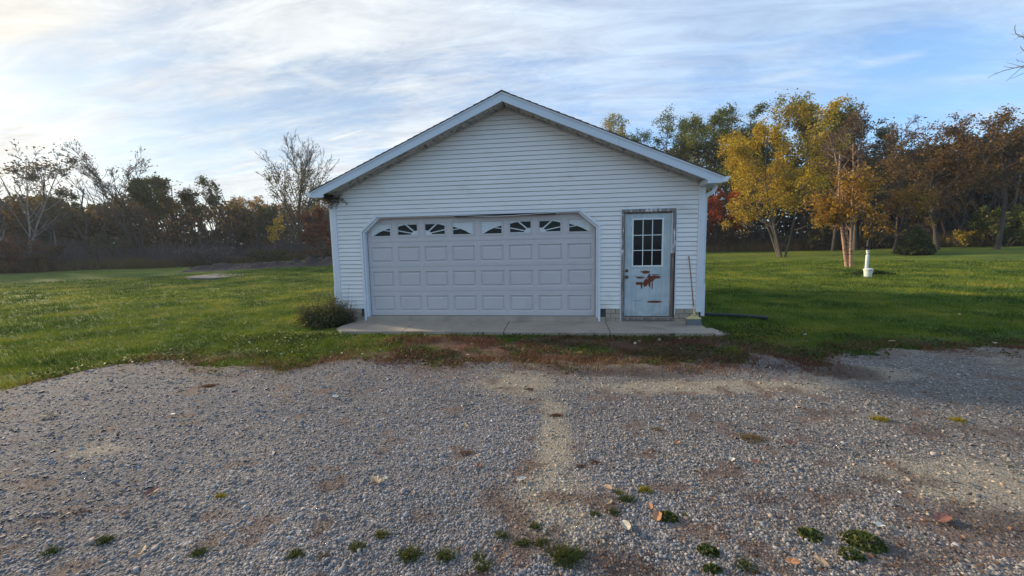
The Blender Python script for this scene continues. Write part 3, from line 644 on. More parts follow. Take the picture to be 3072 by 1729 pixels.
# roof deck and shingle courses
for s in (-1, 1):
    d0, d1 = 0, EAVE
    pts = [(d0, roof_top(d0)-.02), (d1, roof_top(d1)-.02), (d1, roof_top(d1)-.05), (d0, roof_top(d0)-.05)]
    G(MB().prism([(CX+s*p, q) for p, q in pts], 'y', -OH+.021, DEPTH+.2), 'roof_deck', M['darkwood'])
    L_ = EAVE+.035; ex = .145*cs; nC = int(L_/ex)+1
    for i in range(nC):
        b = L_-i*ex; a = max(b-ex*1.15, 0)
        if b < .02: continue
        yo = -OH-.022-random.uniform(0, .010); m = MB()
        pts = [(a, roof_top(a)-.016), (b, roof_top(b)-.0185), (b, roof_top(b)+.002+random.uniform(0, .003)), (a, roof_top(a)-.008)]
        G(m.prism([(CX+s*p, q) for p, q in pts], 'y', yo, DEPTH+.22), 'shingle_course', M['shingle'])
G(MB().prism([(CX-.13, roof_top(.13)+.002), (CX, roof_top(0)+.006), (CX+.13, roof_top(.13)+.002), (CX, roof_top(0)-.004)], 'y', -OH-.03, DEPTH+.22), 'ridge_cap', M['shingle'])
# eave boxes, eave fascias, gutters, downspouts
for s in (-1, 1):
    xs = lambda d: CX+s*d
    G(MB().box(min(xs(3.835), xs(3.965)), max(xs(3.835), xs(3.965)), -OH+.0205, DEPTH+.2, 2.531, 2.537), 'eave_soffit', M['trim' if s > 0 else 'soffit'])
    G(MB().box(min(xs(3.963), xs(3.979)), max(xs(3.963), xs(3.979)), -OH+.0205, DEPTH+.2, 2.538, 2.635), 'eave_fascia', M['trim'])
    if s > 0:
        o = G(MB().prism([(-OH+.0205, 2.531), (-.0275, 2.531), (-.0275, 2.625), (-OH+.0205, 2.620)], 'x', xs(3.7255), xs(3.7405)), 'eave_return', M['trim'])
        G(MB().box(xs(3.741), xs(3.8345), -OH+.0205, -.0335, 2.531, 2.537), 'return_soffit', M['trim'])
    else:
        G(MB().box(xs(3.83), xs(3.745), -.36, -.034, 2.535, 2.60), 'rotten_soffit', M['gap'])
    gp = [(p_+ED, q_-.055) for p_, q_ in [(4.101, 2.690), (4.222, 2.700), (4.225, 2.668), (4.205, 2.655), (4.180, 2.602), (4.101, 2.600)]]
    inn = [(4.108, 2.688), (4.214, 2.695), (4.196, 2.652), (4.172, 2.610), (4.108, 2.608)]
    m = MB().prism([(xs(p), q) for p, q in gp], 'y', -OH-.004, -OH+.002)
    for (p, q), (p2, q2) in zip(gp[1:], gp[2:]+gp[:1]):
        if (p, q) == gp[-1]: pass
        m.prism([(xs(p), q), (xs(p2), q2), (xs(p2)-s*.003, q2+.003), (xs(p)-s*.003, q+.003)], 'y', -OH+.002, DEPTH+.2)
    G(m, 'gutter', M['trim'])
    ds = MB(); xo = XL-.045 if s < 0 else XR+.045
    ds.tube([(xs(4.05), .12, 2.55), (xs(4.05), .12, 2.50), (xs(4.03), .11, 2.46), (xs(3.98), .08, 2.42), (xs(3.90), .06, 2.375), (xo, .05, 2.33), (xo, .05, 2.26), (xo, .05, 1.2), (xo, .05, .62)], .052, 4, flat=(1.0, .9))
    G(ds, 'downspout', M['trim'], bevel=.004)
    d2 = MB().tube([(xo, .05, .66), (xo, .05, .02)], .058, 4, flat=(1.0, .9)); G(d2, 'downspout_foot', M['trim'], bevel=.004)

# ---- big door: opening trim
def ring(inner, outer, y0, y1):
    m = MB(); n = len(inner)
    for i in range(n-1):
        m.prism([outer[i], outer[i+1], inner[i+1], inner[i]], 'y', y0, y1)
    return m
JT = .035
oo = [(-OPX-.012, -.092), (-OPX-.012, BZ+.006), (-BX-.006, OPT+.014), (BX+.006, OPT+.014), (OPX+.012, BZ+.006), (OPX+.012, -.092)]
ii = [(-OPX+JT, -.092), (-OPX+JT, BZ-.012), (-BX+.012, OPT-JT), (BX-.012, OPT-JT), (OPX-JT, BZ-.012), (OPX-JT, -.092)]
names = ['door_jamb_trim', 'bevel_trim', 'header_trim', 'bevel_trim', 'door_jamb_trim']
for i in range(5):
    G(MB().prism([oo[i], oo[i+1], ii[i+1], ii[i]], 'y', -.034, -.0), names[i], M['trim'], bevel=.002)
# jamb returns into the recess
jj = [(-OPX+JT+.001, -.02), (-OPX+JT+.001, BZ-.012), (-BX+.013, OPT-JT-.001), (BX-.013, OPT-JT-.001), (OPX-JT-.001, BZ-.012), (OPX-JT-.001, -.02)]
kk = [(x*.985, z if z < 0 else z-.02) for x, z in jj]
for i in range(5):
    G(MB().prism([jj[i], jj[i+1], kk[i+1], kk[i]], 'y', .0005, .118), 'door_jamb', M['trim' if i != 2 else 'gdoor'])
# sagging weather strip under the header
m = MB(); pr = []
for i in range(25):
    u = i/24; x = -.5+2.2*u; pr.append((x, OPT-.036-.0-.045*math.sin(math.pi*u)**2*(1-.5*u)))
pts = [(-.5, OPT-.034)]+pr+[(1.7, OPT-.034)]
G(MB().prism([(x, z-.004) for x, z in pr]+[(x, z-.014) for x, z in pr[::-1]], 'y', -.02, .01), 'weather_strip', M['trim'])
G(MB().box(-.45, 1.65, .0, .03, OPT-.075, OPT-.037), 'header_gap', M['gap'])
G(MB().box(-2.3, 2.3, .031, .117, OPT-.05, OPT-.037), 'header_board', M['gdoor'])

# ---- garage door
DYY = .12
gdoor = bpy.data.objects.new('garage_door', None); COL.objects.link(gdoor); gdoor.parent = garage; gdoor.location = (0-CX, DYY, 0-GZ)
def D(mb, name, mat, **kw): return mb.build(name, mat, gdoor, **kw)
SEC = [(0.0, .5334), (.5334, 1.0668), (1.0668, 1.6), (1.6, 2.14)]
PW, PITCHX = .515, .6096
for si, (za, zb) in enumerate(SEC):
    xs_ = [-2.4384]; 
    for j in range(8): c0 = -2.4384+PITCHX*(j+.5); xs_ += [c0-PW/2, c0+PW/2]
    xs_.append(2.4384); h0, h1 = (za+.09, za+.435) if si < 3 else (za+.10, za+.43); zs_ = [za+.003, h0, h1, zb-.003]
    m = MB()
    for iz in range(3):
        for ix in range(len(xs_)-1):
            if iz == 1 and ix % 2 == 1: continue
            m.poly([(xs_[ix], 0, zs_[iz]), (xs_[ix+1], 0, zs_[iz]), (xs_[ix+1], 0, zs_[iz+1]), (xs_[ix], 0, zs_[iz+1])])
    m.poly([(-2.4384, 0, zb-.003), (2.4384, 0, zb-.003), (2.4384, .012, zb-.003+.004), (-2.4384, .012, zb-.003+.004)])
    m.poly([(-2.4384, 0, za+.003), (-2.4384, .012, za-.001), (2.4384, .012, za-.001), (2.4384, 0, za+.003)])
    if si > 0: m.box(-2.4384, 2.4384, -.003, -.0002, za+.022, za+.026)
    D(m, 'door_section', M['gdoor'])
    for j in range(8):
        c0 = -2.4384+PITCHX*(j+.5); x0, x1 = c0-PW/2, c0+PW/2
        if si < 3:
            m = MB(); rings = [(0, 0), (.003, .002), (.024, .021), (.033, .021), (.054, .004), (.058, .003)]
            R_ = [[(x0+i_, d_, h0+i_), (x1-i_, d_, h0+i_), (x1-i_, d_, h1-i_), (x0+i_, d_, h1-i_)] for i_, d_ in rings]
            for A_, B_ in zip(R_, R_[1:]):
                for q in range(4): m.poly([A_[q], A_[(q+1) % 4], B_[(q+1) % 4], B_[q]])
            m.poly(R_[-1]); D(m, 'raised_panel', M['gdoor'])
        else:
            m = MB(); rings = [(0, 0), (.004, -.010), (.018, -.010), (.022, -.004), (.030, -.004), (.034, -.008), (.042, -.008), (.044, .012)]
            R_ = [[(x0+i_, d_, h0+i_), (x1-i_, d_, h0+i_), (x1-i_, d_, h1-i_), (x0+i_, d_, h1-i_)] for i_, d_ in rings]
            for A_, B_ in zip(R_, R_[1:]):
                for q in range(4): m.poly([A_[q], A_[(q+1) % 4], B_[(q+1) % 4], B_[q]])
            D(m, 'window_frame', M['gdoor'])
            gx0, gx1, gz0, gz1 = x0+.045, x1-.045, h0+.045, h1-.045
            D(MB().box(gx0-.002, gx1+.002, .010, .014, gz0-.002, gz1+.002), 'window_pane', None)
            U = lambda u, v: ((gx0+(gx1-gx0)*u), (gz0+(gz1-gz0)*v))
            kind = j % 4; mir = kind in (2, 3); 
            def put(poly):
                pts = [U(1-u if mir else u, v) for u, v in poly]
                if mir: pts = pts[::-1]
                D(MB().prism(pts, 'y', .004, .008), 'window_insert', M['glass_in'])
            if kind in (0, 3):
                put([(0, 0), (.10, 0), (.40, .30), (.72, .52), (1, .66), (1, 1), (0, 1)]); put([(.62, .47), (1, .36), (1, .43), (.66, .53)])
            else:
                put([(0, .78), (.2, .88), (.45, .945), (1, .945), (1, 1), (0, 1)])
                put([(.36, .95), (.46, .95), (.86, .36), (.80, .30)]); put([(0, .38), (.70, .13), (.74, .20), (0, .47)])
                put([(.66, 0), (1, 0), (1, .40), (.88, .38), (.78, .30), (.70, .17)]); put([(0, 0), (.66, 0), (.66, .05), (0, .05)])
pane = bpy.data.materials.new('window_glass'); pane.use_nodes = True; pb = pane.node_tree.nodes['Principled BSDF']
pb.inputs['Base Color'].default_value = (.012, .013, .015, 1); pb.inputs['Roughness'].default_value = .07; pb.inputs['Specular IOR Level'].default_value = .14
for o in gdoor.children:
    if o.name.startswith('window_pane'): o.data.materials[0] = pane
D(MB().box(-2.43, 2.43, .031, .043, -.006, 2.13), 'door_backing', M['gap'])
D(MB().box(-2.436, 2.436, -.004, .013, -.020, .0005), 'bottom_seal', M['gap'])
for (x, z) in ((2.44, 1.42),): G(MB().box(x+.012, x+.032, .02, .03, 1.33, 1.60), 'reflector', material('tarnished_tag', (.22, .21, .19), .5, .2, 30))
# creases in the dented door
D(MB().prism([(-.02, 1.60), (.018, 1.665), (.028, 1.665), (-.008, 1.60)], 'y', -.0045, -.0015), 'dent_crease', M['trim'])
D(MB().prism([(-.052, 1.592), (-.045, 1.592), (-.040, 1.09), (-.046, 1.09)], 'y', -.0035, -.001), 'dent_crease', M['trim'])
D(MB().prism([(-1.262, 1.072), (-1.228, 1.135), (-1.223, 1.20), (-1.217, 1.13), (-1.252, 1.07)], 'y', -.004, -.0015), 'dent_crease', M['trim'])

# ---- entry door
edoor = bpy.data.objects.new('entry_door', None); COL.objects.link(edoor); edoor.parent = garage; edoor.location = (3.455-CX, .045, 0-GZ)
def E_(mb, name, mat, **kw): return mb.build(name, mat, edoor, **kw)
def door_material():
    m = bpy.data.materials.new('weathered_blue_door'); m.use_nodes = True; t = NT(m.node_tree); t.n.clear()
    out = t.add('ShaderNodeOutputMaterial'); b = t.add('ShaderNodeBsdfPrincipled', in_Roughness=.45); t.l.new(b.outputs[0], out.inputs[0])
    p = t.add('ShaderNodeTexCoord').outputs['Object']; sp = t.add('ShaderNodeSeparateXYZ', in_0=p); n1 = t.noise(p, 3.0, 5, .6)
    st = t.add('ShaderNodeMapping'); t.set(st.inputs[0], p); st.inputs[3].default_value = (5, 1, .8); n2 = t.noise(st.outputs[0], 2.5, 5, .65)
    c = t.mix(t.smooth(n1, .35, .68), (.50, .545, .555), (.37, .45, .47)); c = t.mix(t.math('MULTIPLY', t.smooth(n2, .46, .70), .75), c, (.30, .37, .38))
    low = t.math('MULTIPLY', t.math('SUBTRACT', 1.0, t.smooth(sp.outputs[2], .0, .35)), t.smooth(t.noise(p, 9, 5, .7), .38, .62)); c = t.mix(t.math('MULTIPLY', low, .6), c, (.24, .27, .25))
    rn = t.math('SUBTRACT', t.noise(p, 16, 4, .65), .5); r2 = t.math('SUBTRACT', t.noise(p, 5, 3, .6), .5); mask = None
    # rust spots: centre x, z and half sizes, where the paint has flaked off
    for (cx, cz, rx, rz) in [(-.03, .900, .050, .022), (-.100, .910, .022, .010), (.130, .795, .095, .020), (.090, .765, .035, .040), (.043, .745, .020, .085), (-.005, .700, .020, .055),
                             (-.045, .675, .020, .050), (.060, .69, .010, .065), (.102, .66, .008, .070), (-.135, .790, .060, .012), (-.150, .670, .050, .022), (-.105, .64, .012, .050), (.150, .300, .095, .014), (.165, .845, .06, .006)]:
        dx = t.math('DIVIDE', t.math('SUBTRACT', sp.outputs[0], cx), rx); dz_ = t.math('DIVIDE', t.math('SUBTRACT', sp.outputs[2], cz), rz)
        rr = t.math('SQRT', t.math('ADD', t.math('MULTIPLY', dx, dx), t.math('MULTIPLY', dz_, dz_)))
        mask = rr if mask is None else t.math('MINIMUM', mask, rr)
    rr = t.math('ADD', mask, t.math('ADD', t.math('MULTIPLY', rn, 2.2), t.math('SUBTRACT', t.math('MULTIPLY', r2, .6), .5)))
    mk = t.math('SUBTRACT', 1.0, t.smooth(rr, .88, 1.0)); halo = t.math('MULTIPLY', t.math('SUBTRACT', 1.0, t.smooth(rr, 1.0, 1.9)), .25)
    c = t.mix(halo, c, (.40, .36, .32)); rust = t.mix(t.noise(p, 60, 3, .6), (.085, .022, .012), (.22, .065, .03)); c = t.mix(mk, c, rust)
    t.set(b.inputs['Base Color'], c); t.set(b.inputs['Roughness'], t.math('ADD', .42, t.math('MULTIPLY', mk, .45)))
    bn = t.add('ShaderNodeBump'); bn.inputs['Distance'].default_value = .002; t.set(bn.inputs['Height'], t.math('MULTIPLY', mk, -1.0)); t.l.new(bn.outputs[0], b.inputs['Normal']); return m
dm = door_material()
# slab with holes for lite and panels (x relative to the door centre)
LX0, LX1, LZ0, LZ1 = -.305, .300, 1.005, 1.965
pan = [(-.305, -.060, .285, .825), (.045, .300, .285, .825)]
xs_ = [-.445, -.305, -.060, .045, .300, .445]; zs_ = [.012, .285, .825, 1.005, 1.965, 2.055]; m = MB()
for iz in range(5):
    for ix in range(5):
        if iz == 3 and 1 <= ix <= 3: continue
        if iz == 1 and ix in (1, 3): continue
        m.poly([(xs_[ix], 0, zs_[iz]), (xs_[ix+1], 0, zs_[iz]), (xs_[ix+1], 0, zs_[iz+1]), (xs_[ix], 0, zs_[iz+1])])
m.box(-.445, .445, .020, .04, .012, 2.055); m.box(-.445, -.4445, .0005, .02, .012, 2.055); m.box(.4445, .445, .0005, .02, .012, 2.055)
E_(m, 'door_slab', dm)
for (x0, x1, z0_, z1_) in pan:
    m = MB(); rings = [(0, 0), (.012, .009), (.022, .009), (.045, .001), (.05, .0)]
    R_ = [[(x0+i_, d_, z0_+i_), (x1-i_, d_, z0_+i_), (x1-i_, d_, z1_-i_), (x0+i_, d_, z1_-i_)] for i_, d_ in rings]
    for A_, B_ in zip(R_, R_[1:]):
        for q in range(4): m.poly([A_[q], A_[(q+1) % 4], B_[(q+1) % 4], B_[q]])
    m.poly(R_[-1]); E_(m, 'door_panel', dm)
m = MB(); rings = [(0, 0), (.003, -.014), (.022, -.014), (.030, -.006), (.031, .006)]
R_ = [[(LX0+i_, d_, LZ0+i_), (LX1-i_, d_, LZ0+i_), (LX1-i_, d_, LZ1-i_), (LX0+i_, d_, LZ1-i_)] for i_, d_ in rings]
for A_, B_ in zip(R_, R_[1:]):
    for q in range(4): m.poly([A_[q], A_[(q+1) % 4], B_[(q+1) % 4], B_[q]])
E_(m, 'window_frame', M['pvc'])
gx0, gx1, gz0, gz1 = LX0+.031, LX1-.031, LZ0+.031, LZ1-.031
for i in range(3):
    for j in range(3):
        a, b = gx0+(gx1-gx0)*i/3, gx0+(gx1-gx0)*(i+1)/3; c, d = gz0+(gz1-gz0)*j/3, gz0+(gz1-gz0)*(j+1)/3
        E_(MB().box(a+.001, b-.001, .006, .010, c+.001, d-.001), 'window_pane', pane)
for i in (1, 2):
    x = gx0+(gx1-gx0)*i/3; E_(MB().box(x-.007, x+.007, -.004, .005, gz0, gz1), 'muntin', M['pvc']); z = gz0+(gz1-gz0)*i/3
    for j in range(3):
        a, b = gx0+(gx1-gx0)*j/3, gx0+(gx1-gx0)*(j+1)/3
        E_(MB().box(a+(.0075 if j else 0), b-(.0075 if j < 2 else 0), -.003, .0055, z-.007, z+.007), 'muntin', M['pvc'])
def knob(name, z, prof):
    m = MB(); n = 16; i = 0
    for r, y in prof:
        for q in range(n): an = 2*math.pi*q/n; m.v.append((-.395+r*math.cos(an), -y, z+r*math.sin(an)))
    for k_ in range(len(prof)-1):
        for q in range(n): m.f.append((k_*n+q, k_*n+(q+1) % n, (k_+1)*n+(q+1) % n, (k_+1)*n+q))
    m.f.append(tuple((len(prof)-1)*n+q for q in range(n))); E_(m, name, M['brass'], smooth=True)
knob('deadbolt', .935, [(.032, 0), (.032, .010), (.026, .016), (.018, .018), (.016, .026), (.0, .028)])
knob('door_knob', .808, [(.034, 0), (.034, .006), (.014, .012), (.013, .030), (.026, .040), (.031, .052), (.026, .064), (.010, .068), (0, .068)])
# casing
wood = material('peeling_grey_wood', (.21, .19, .185), .85, .3, 8, .002, 60, dirt=[((.62, .60, .60), 7, .53, .58), ((.09, .07, .065), 13, .60, .68)], stretch=(2.2, 1, .45))
wood2 = material('bare_brown_wood', (.17, .125, .10), .85, .3, 9, .002, 60, dirt=[((.30, .26, .23), 6, .5, .6)], stretch=(3, 1, .4))
G(MB().box(EX0, EX0+.012, -.030, .0, -.085, EZT), 'casing_channel', M['trim']); G(MB().box(EX1-.012, EX1, -.030, .0, .06, EZT), 'casing_channel', M['trim'])
G(MB().box(EX0+.0125, EX1-.0125, -.030, .0, EZT-.012, EZT), 'casing_channel', M['trim'])
G(MB().box(EX0+.0125, 2.985, -.024, .02, 1.15, 2.085), 'casing', wood, bevel=.003); G(MB().box(EX0+.0125, 2.985, -.024, .02, -.085, 1.1495), 'casing', wood2, bevel=.003)
G(MB().box(EX0+.0125, EX1-.0125, -.026, .02, 2.0855, EZT-.0125), 'head_casing', wood, bevel=.003)
G(MB().box(3.925, EX1-.0125, -.024, .02, 1.27, 2.085), 'casing', wood, bevel=.003)
G(MB().box(3.952, 3.972, -.004, .02, -.03, 1.2695), 'exposed_framing', M['darkwood'])
G(MB().box(3.9045, 3.950, .006, .04, -.03, 1.2695), 'door_stop', wood2)
G(MB().box(2.9855, 3.009, .004, .10, -.03, 2.0845), 'door_jamb', wood2); G(MB().box(3.901, 3.924, .0205, .10, 1.2705, 2.0845), 'door_jamb', M['trim'])
G(MB().box(3.0095, 3.9005, .03, .10, 2.058, 2.0845), 'door_head', wood2)
G(MB().box(3.0, 3.93, .046, .09, .0005, .012), 'door_gap', M['gap'])
G(MB().box(2.99, 3.95, -.045, .10, -.055, -.012), 'door_sill', wood2, bevel=.004)
G(MB().box(2.99, 3.95, -.03, .10, -.11, -.056), 'sill_base', M['mortar'])
for i in range(1):
    pass
garage.location = tuple(OFF)
for o in garage.children:
    if o.matrix_parent_inverse != Matrix.Identity(4): 
        o.matrix_parent_inverse = Matrix.Identity(4); o.location = (-OFF[0], -OFF[1], -OFF[2])
# small holes and stains in the siding left of the big door
G(MB().prism([(-2.905, .705), (-2.885, .700), (-2.872, .708), (-2.885, .716)], 'y', -.0185, -.0165), 'siding_hole', M['gap']).location = tuple(-OFF)
G(MB().prism([(-1.64, 3.105), (-1.62, 3.098), (-1.60, 3.104), (-1.62, 3.110)], 'y', -.0170, -.0150), 'siding_hole', M['mortar']).location = tuple(-OFF)

# ------------------------------------------------------------------ trees
def nrm(a): return a/np.maximum(np.linalg.norm(a, axis=-1, keepdims=True), 1e-9)
def skeleton(r, levels, H=10.0, K=6, stems=1, stem_spread=.12, stem_lean=.25, r0=.16):
    """levels: list of dict(m children per parent, t=(from, to), ang=(mean, sd) deg, ratio, trop, wig). Returns list of (P (n,K,3), R (n,K))"""
    th = r.uniform(0, 2*math.pi, stems); off = np.stack([np.cos(th), np.sin(th), 0*th], 1)*stem_spread*(stems > 1)
    D = nrm(np.stack([np.cos(th)*stem_lean*(stems > 1)+r.normal(0, .03, stems), np.sin(th)*stem_lean*(stems > 1)+r.normal(0, .03, stems), np.ones(stems)], 1))
    lv = levels[0]; Ln = H*lv['ratio']*r.uniform(.82, 1.0, stems); out = []
    def grow(P0, D, Ln, Ra, trop, wig, taper):
        n = len(P0); P = np.empty((n, K, 3)); P[:, 0] = P0; d = D.copy()
        for k in range(1, K):
            d = nrm(d+np.array([0, 0, trop])/(K-1)+r.normal(0, wig, (n, 3))); P[:, k] = P[:, k-1]+d*(Ln/(K-1))[:, None]
        R = Ra[:, None]*np.linspace(1, taper, K)[None]; return P, R
    P, R = grow(off, D, Ln, np.full(stems, r0)*r.uniform(.75, 1.05, stems), lv['trop'], lv['wig'], .28); out.append((P, R, Ln))
    for lv in levels[1:]:
        P, R, Ln = out[-1]; n = len(P); m = lv['m']; t = r.uniform(lv['t'][0], lv['t'][1], (n, m)); i = np.minimum((t*(K-1)).astype(int), K-2); f = t*(K-1)-i
        ar = np.arange(n)[:, None]; A, B = P[ar, i], P[ar, i+1]; pos = A+(B-A)*f[..., None]; tan = nrm(B-A)
        rr = (R[ar, i]*(1-f)+R[ar, i+1]*f)*lv.get('rr', .62)
        ref = np.where(np.abs(tan[..., 2:]) > .95, np.array([1., 0, 0]), np.array([0, 0, 1.])); A1 = nrm(np.cross(tan, ref)); B1 = np.cross(tan, A1); ph = (2.4*np.arange(m)[None, :]+r.uniform(0, 6.28, (n, 1))+r.normal(0, .5, (n, m)))[..., None]; side = A1*np.cos(ph)+B1*np.sin(ph); an = np.radians(np.clip(r.normal(lv['ang'][0], lv['ang'][1], (n, m)), 8, 115))[..., None]
        d = nrm(tan*np.cos(an)+side*np.sin(an)); ln = Ln[:, None]*lv['ratio']*r.uniform(.6, 1.15, (n, m))*(1-lv.get('short', .45)*t)
        P2, R2 = grow(pos.reshape(-1, 3), d.reshape(-1, 3), ln.ravel(), np.maximum(rr.ravel(), .004), lv['trop'], lv['wig'], .25)
        out.append((P2, R2, ln.ravel()))
    return out
def tubes(P, R, S):
    n, K, _ = P.shape; T = np.empty_like(P); T[:, 1:-1] = P[:, 2:]-P[:, :-2]; T[:, 0] = P[:, 1]-P[:, 0]; T[:, -1] = P[:, -1]-P[:, -2]; T = nrm(T)
    ref = np.where(np.abs(T[:, :1, 2:]) > .9, np.array([1., 0, 0]), np.array([0, 0, 1.])); A = nrm(np.cross(T, ref)); B = np.cross(T, A)
    an = 2*math.pi*np.arange(S)/S; V = P[:, :, None]+R[:, :, None, None]*(A[:, :, None]*np.cos(an)[:, None]+B[:, :, None]*np.sin(an)[:, None])
    base = np.arange(n)[:, None, None]*K*S+np.arange(K-1)[None, :, None]*S; j = np.arange(S); j2 = (j+1) % S
    F = np.stack([base+j, base+j2, base+S+j2, base+S+j], -1).reshape(-1, 4); return V.reshape(-1, 3), F
def merge(parts):
    V = []; F = []; o = 0
    for v, f in parts: V.append(v); F.append(f+o); o += len(v)
    return np.concatenate(V), np.concatenate(F)
def tree(name, cat, label, pos, H, Wd, preset, bark='bark_dark', leaf=None, nleaf=4000, lsize=.14, lz=(.0, 1.0), seed=1, lean=(0, 0), r0=None, parts=True, group=None, twigs=True, twigbark=None, bend=0.0, leaftips=False):
    r = np.random.default_rng(seed); sk = skeleton(r, preset['levels'], 10.0, 6, preset.get('stems', 1), preset.get('spread', .2), preset.get('slean', .25), preset.get('r0', .16))
    allP = np.concatenate([p.reshape(-1, 3) for p, _, _ in sk]); zmax = np.percentile(allP[:, 2], 99.7); xw = np.percentile(np.abs(allP[:, :2]), 97)
    sz = H/zmax; sx = Wd/2/xw
    def tf(p):
        q = p*np.array([sx, sx, sz]); h = np.clip(q[..., 2:3]/H, 0, 1); q = q.copy()
        q[..., 0:1] += H*(lean[0]*h+bend*h*h); q[..., 1:2] += H*lean[1]*h; return q
    root = thing(name, label, cat, tuple(pos), group)
    rs = .62*min((sz+sx)/2, 1.7) if r0 is None else (r0/preset.get('r0', .16))
    S = [7, 5, 4, 3, 3]; tr = []; tw = []
    for i, (P, R, _) in enumerate(sk):
        if i > 0 and not twigs and i == len(sk)-1: continue
        if i >= 2 and i == len(sk)-1: P, R = P[:, [0, 2, 5]], R[:, [0, 2, 5]]
        P2 = tf(P); R2 = np.maximum(R*rs, .006+.00016*np.linalg.norm(np.array(pos)-CAM))
        if i == 0: P2 = P2.copy(); P2[:, 0, 2] -= .25; R2 = R2.copy(); R2[:, 0] *= 1.35
        (tr if i <= 1 else tw).append(tubes(P2, R2, S[i]))
    V, F = merge(tr); mesh_np('trunk', V, F, M[bark], root, smooth=True)
    if tw: V, F = merge(tw); mesh_np('branches', V, F, M[twigbark or 'bark_twig'], root)
    if leaf and nleaf:
        P = np.concatenate([tf(p) for p, _, _ in sk[-2:]]); z = P[:, :, 2]/H; n = nleaf*3
        a = r.integers(0, len(P), n); k = r.uniform(1.5 if not leaftips else 4.0, 5, n); i = np.minimum(k.astype(int), 4); f = (k-i)[:, None]
        q = P[a, i]*(1-f)+P[a, i+1]*f+r.normal(0, .014*H+.04, (n, 3)); zz = q[:, 2]/H+r.normal(0, .05, n)
        cl = fbm(q[:, 0]+q[:, 2]*.7+seed, q[:, 1]-q[:, 2]*.6, 1.1, seed, 2)
        ok = (zz > lz[0]) & (zz < lz[1]) & (cl > (.31 if nleaf > 6000 else .36)) & (q[:, 2] > .3); q = q[ok][:nleaf]
        leaves('crown', q[:, 0], q[:, 1], q[:, 2], r.uniform(.6, 1.3, len(q))*lsize, L[leaf], root, flat=.7, aspect=.75)
    return root
def lv(m, t, ang, ratio, trop, wig, **k): return dict(m=m, t=t, ang=ang, ratio=ratio, trop=trop, wig=wig, **k)
FANP = dict(r0=.15, levels=[lv(1, (0, 1), (0, 0), .60, .0, .05), lv(26, (.25, 1), (27, 4), .92, .34, .045, short=.42, rr=.55), lv(11, (.25, 1), (24, 9), .36, .25, .08, short=.3), lv(6, (.2, 1), (26, 10), .42, .2, .1)])
POPLAR = dict(r0=.12, stems=4, spread=.25, slean=.16, levels=[lv(1, (0, 1), (0, 0), .95, .12, .05), lv(15, (.25, .98), (32, 7), .38, .5, .07, short=.5), lv(7, (.2, 1), (32, 10), .42, .25, .1), lv(4, (.2, 1), (34, 12), .45, .1, .12)])
BROAD = dict(r0=.20, levels=[lv(1, (0, 1), (0, 0), .70, .0, .08), lv(22, (.25, 1), (52, 14), .58, .12, .12, short=.4), lv(8, (.25, 1), (42, 14), .50, .08, .14), lv(5, (.2, 1), (42, 16), .45, .0, .15)])
TALL = dict(r0=.16, levels=[lv(1, (0, 1), (0, 0), .90, .0, .05), lv(34, (.22, 1), (46, 14), .36, .2, .12, short=.55), lv(7, (.25, 1), (42, 14), .50, .08, .14), lv(5, (.2, 1), (42, 16), .45, .0, .15)])
CLUMP = dict(r0=.10, stems=4, spread=.22, slean=.34, levels=[lv(1, (0, 1), (0, 0), .90, .12, .06), lv(14, (.22, 1), (46, 12), .42, .18, .12, short=.5), lv(7, (.2, 1), (42, 14), .48, .05, .14), lv(4, (.2, 1), (42, 16), .45, -.05, .15)])
BIRCH = dict(r0=.11, stems=3, spread=.30, slean=.26, levels=[lv(1, (0, 1), (0, 0), .95, .10, .05), lv(15, (.30, 1), (44, 12), .30, .25, .12, short=.35), lv(7, (.2, 1), (40, 14), .50, .0, .14), lv(4, (.2, 1), (42, 16), .50, -.15, .15)])
LEANER = dict(r0=.14, levels=[lv(1, (0, 1), (0, 0), .95, .05, .09), lv(9, (.55, 1), (55, 16), .26, .2, .14, short=.2), lv(8, (.25, 1), (48, 16), .55, .05, .16), lv(5, (.2, 1), (46, 16), .5, .0, .15)])
THIN = dict(r0=.09, levels=[lv(1, (0, 1), (0, 0), .95, .0, .07), lv(12, (.3, 1), (44, 14), .28, .3, .13, short=.4), lv(6, (.25, 1), (42, 16), .5, .1, .16), lv(4, (.2, 1), (42, 16), .5, .0, .15)])
SHRUB = dict(r0=.05, stems=12, spread=.35, slean=.7, levels=[lv(1, (0, 1), (0, 0), .9, .1, .12), lv(8, (.2, 1), (42, 14), .42, .1, .14), lv(6, (.2, 1), (42, 16), .5, .0, .15)])

def put(name, cat, label, px, D, top, wpx, preset, base=None, **kw):
    """stands at bearing px and distance D (or where the photograph shows its foot); reaches up to image row top; wpx wide"""
    pos = hit(px, base) if base else at_dist(px, D)
    d = ray(px, top); D = math.hypot(pos[0]-CAM[0], pos[1]-CAM[1]); H = z_at(px, top, pos[0], pos[1])-pos[2]
    dep = (pos-CAM)@AX[2]; Wd = wpx*dep/FPX/ (1+((px-1536)/FPX)**2)**.25
    pos = pos.copy(); pos[2] -= .05
    return tree(name, cat, label, pos, H, Wd, preset, **kw)

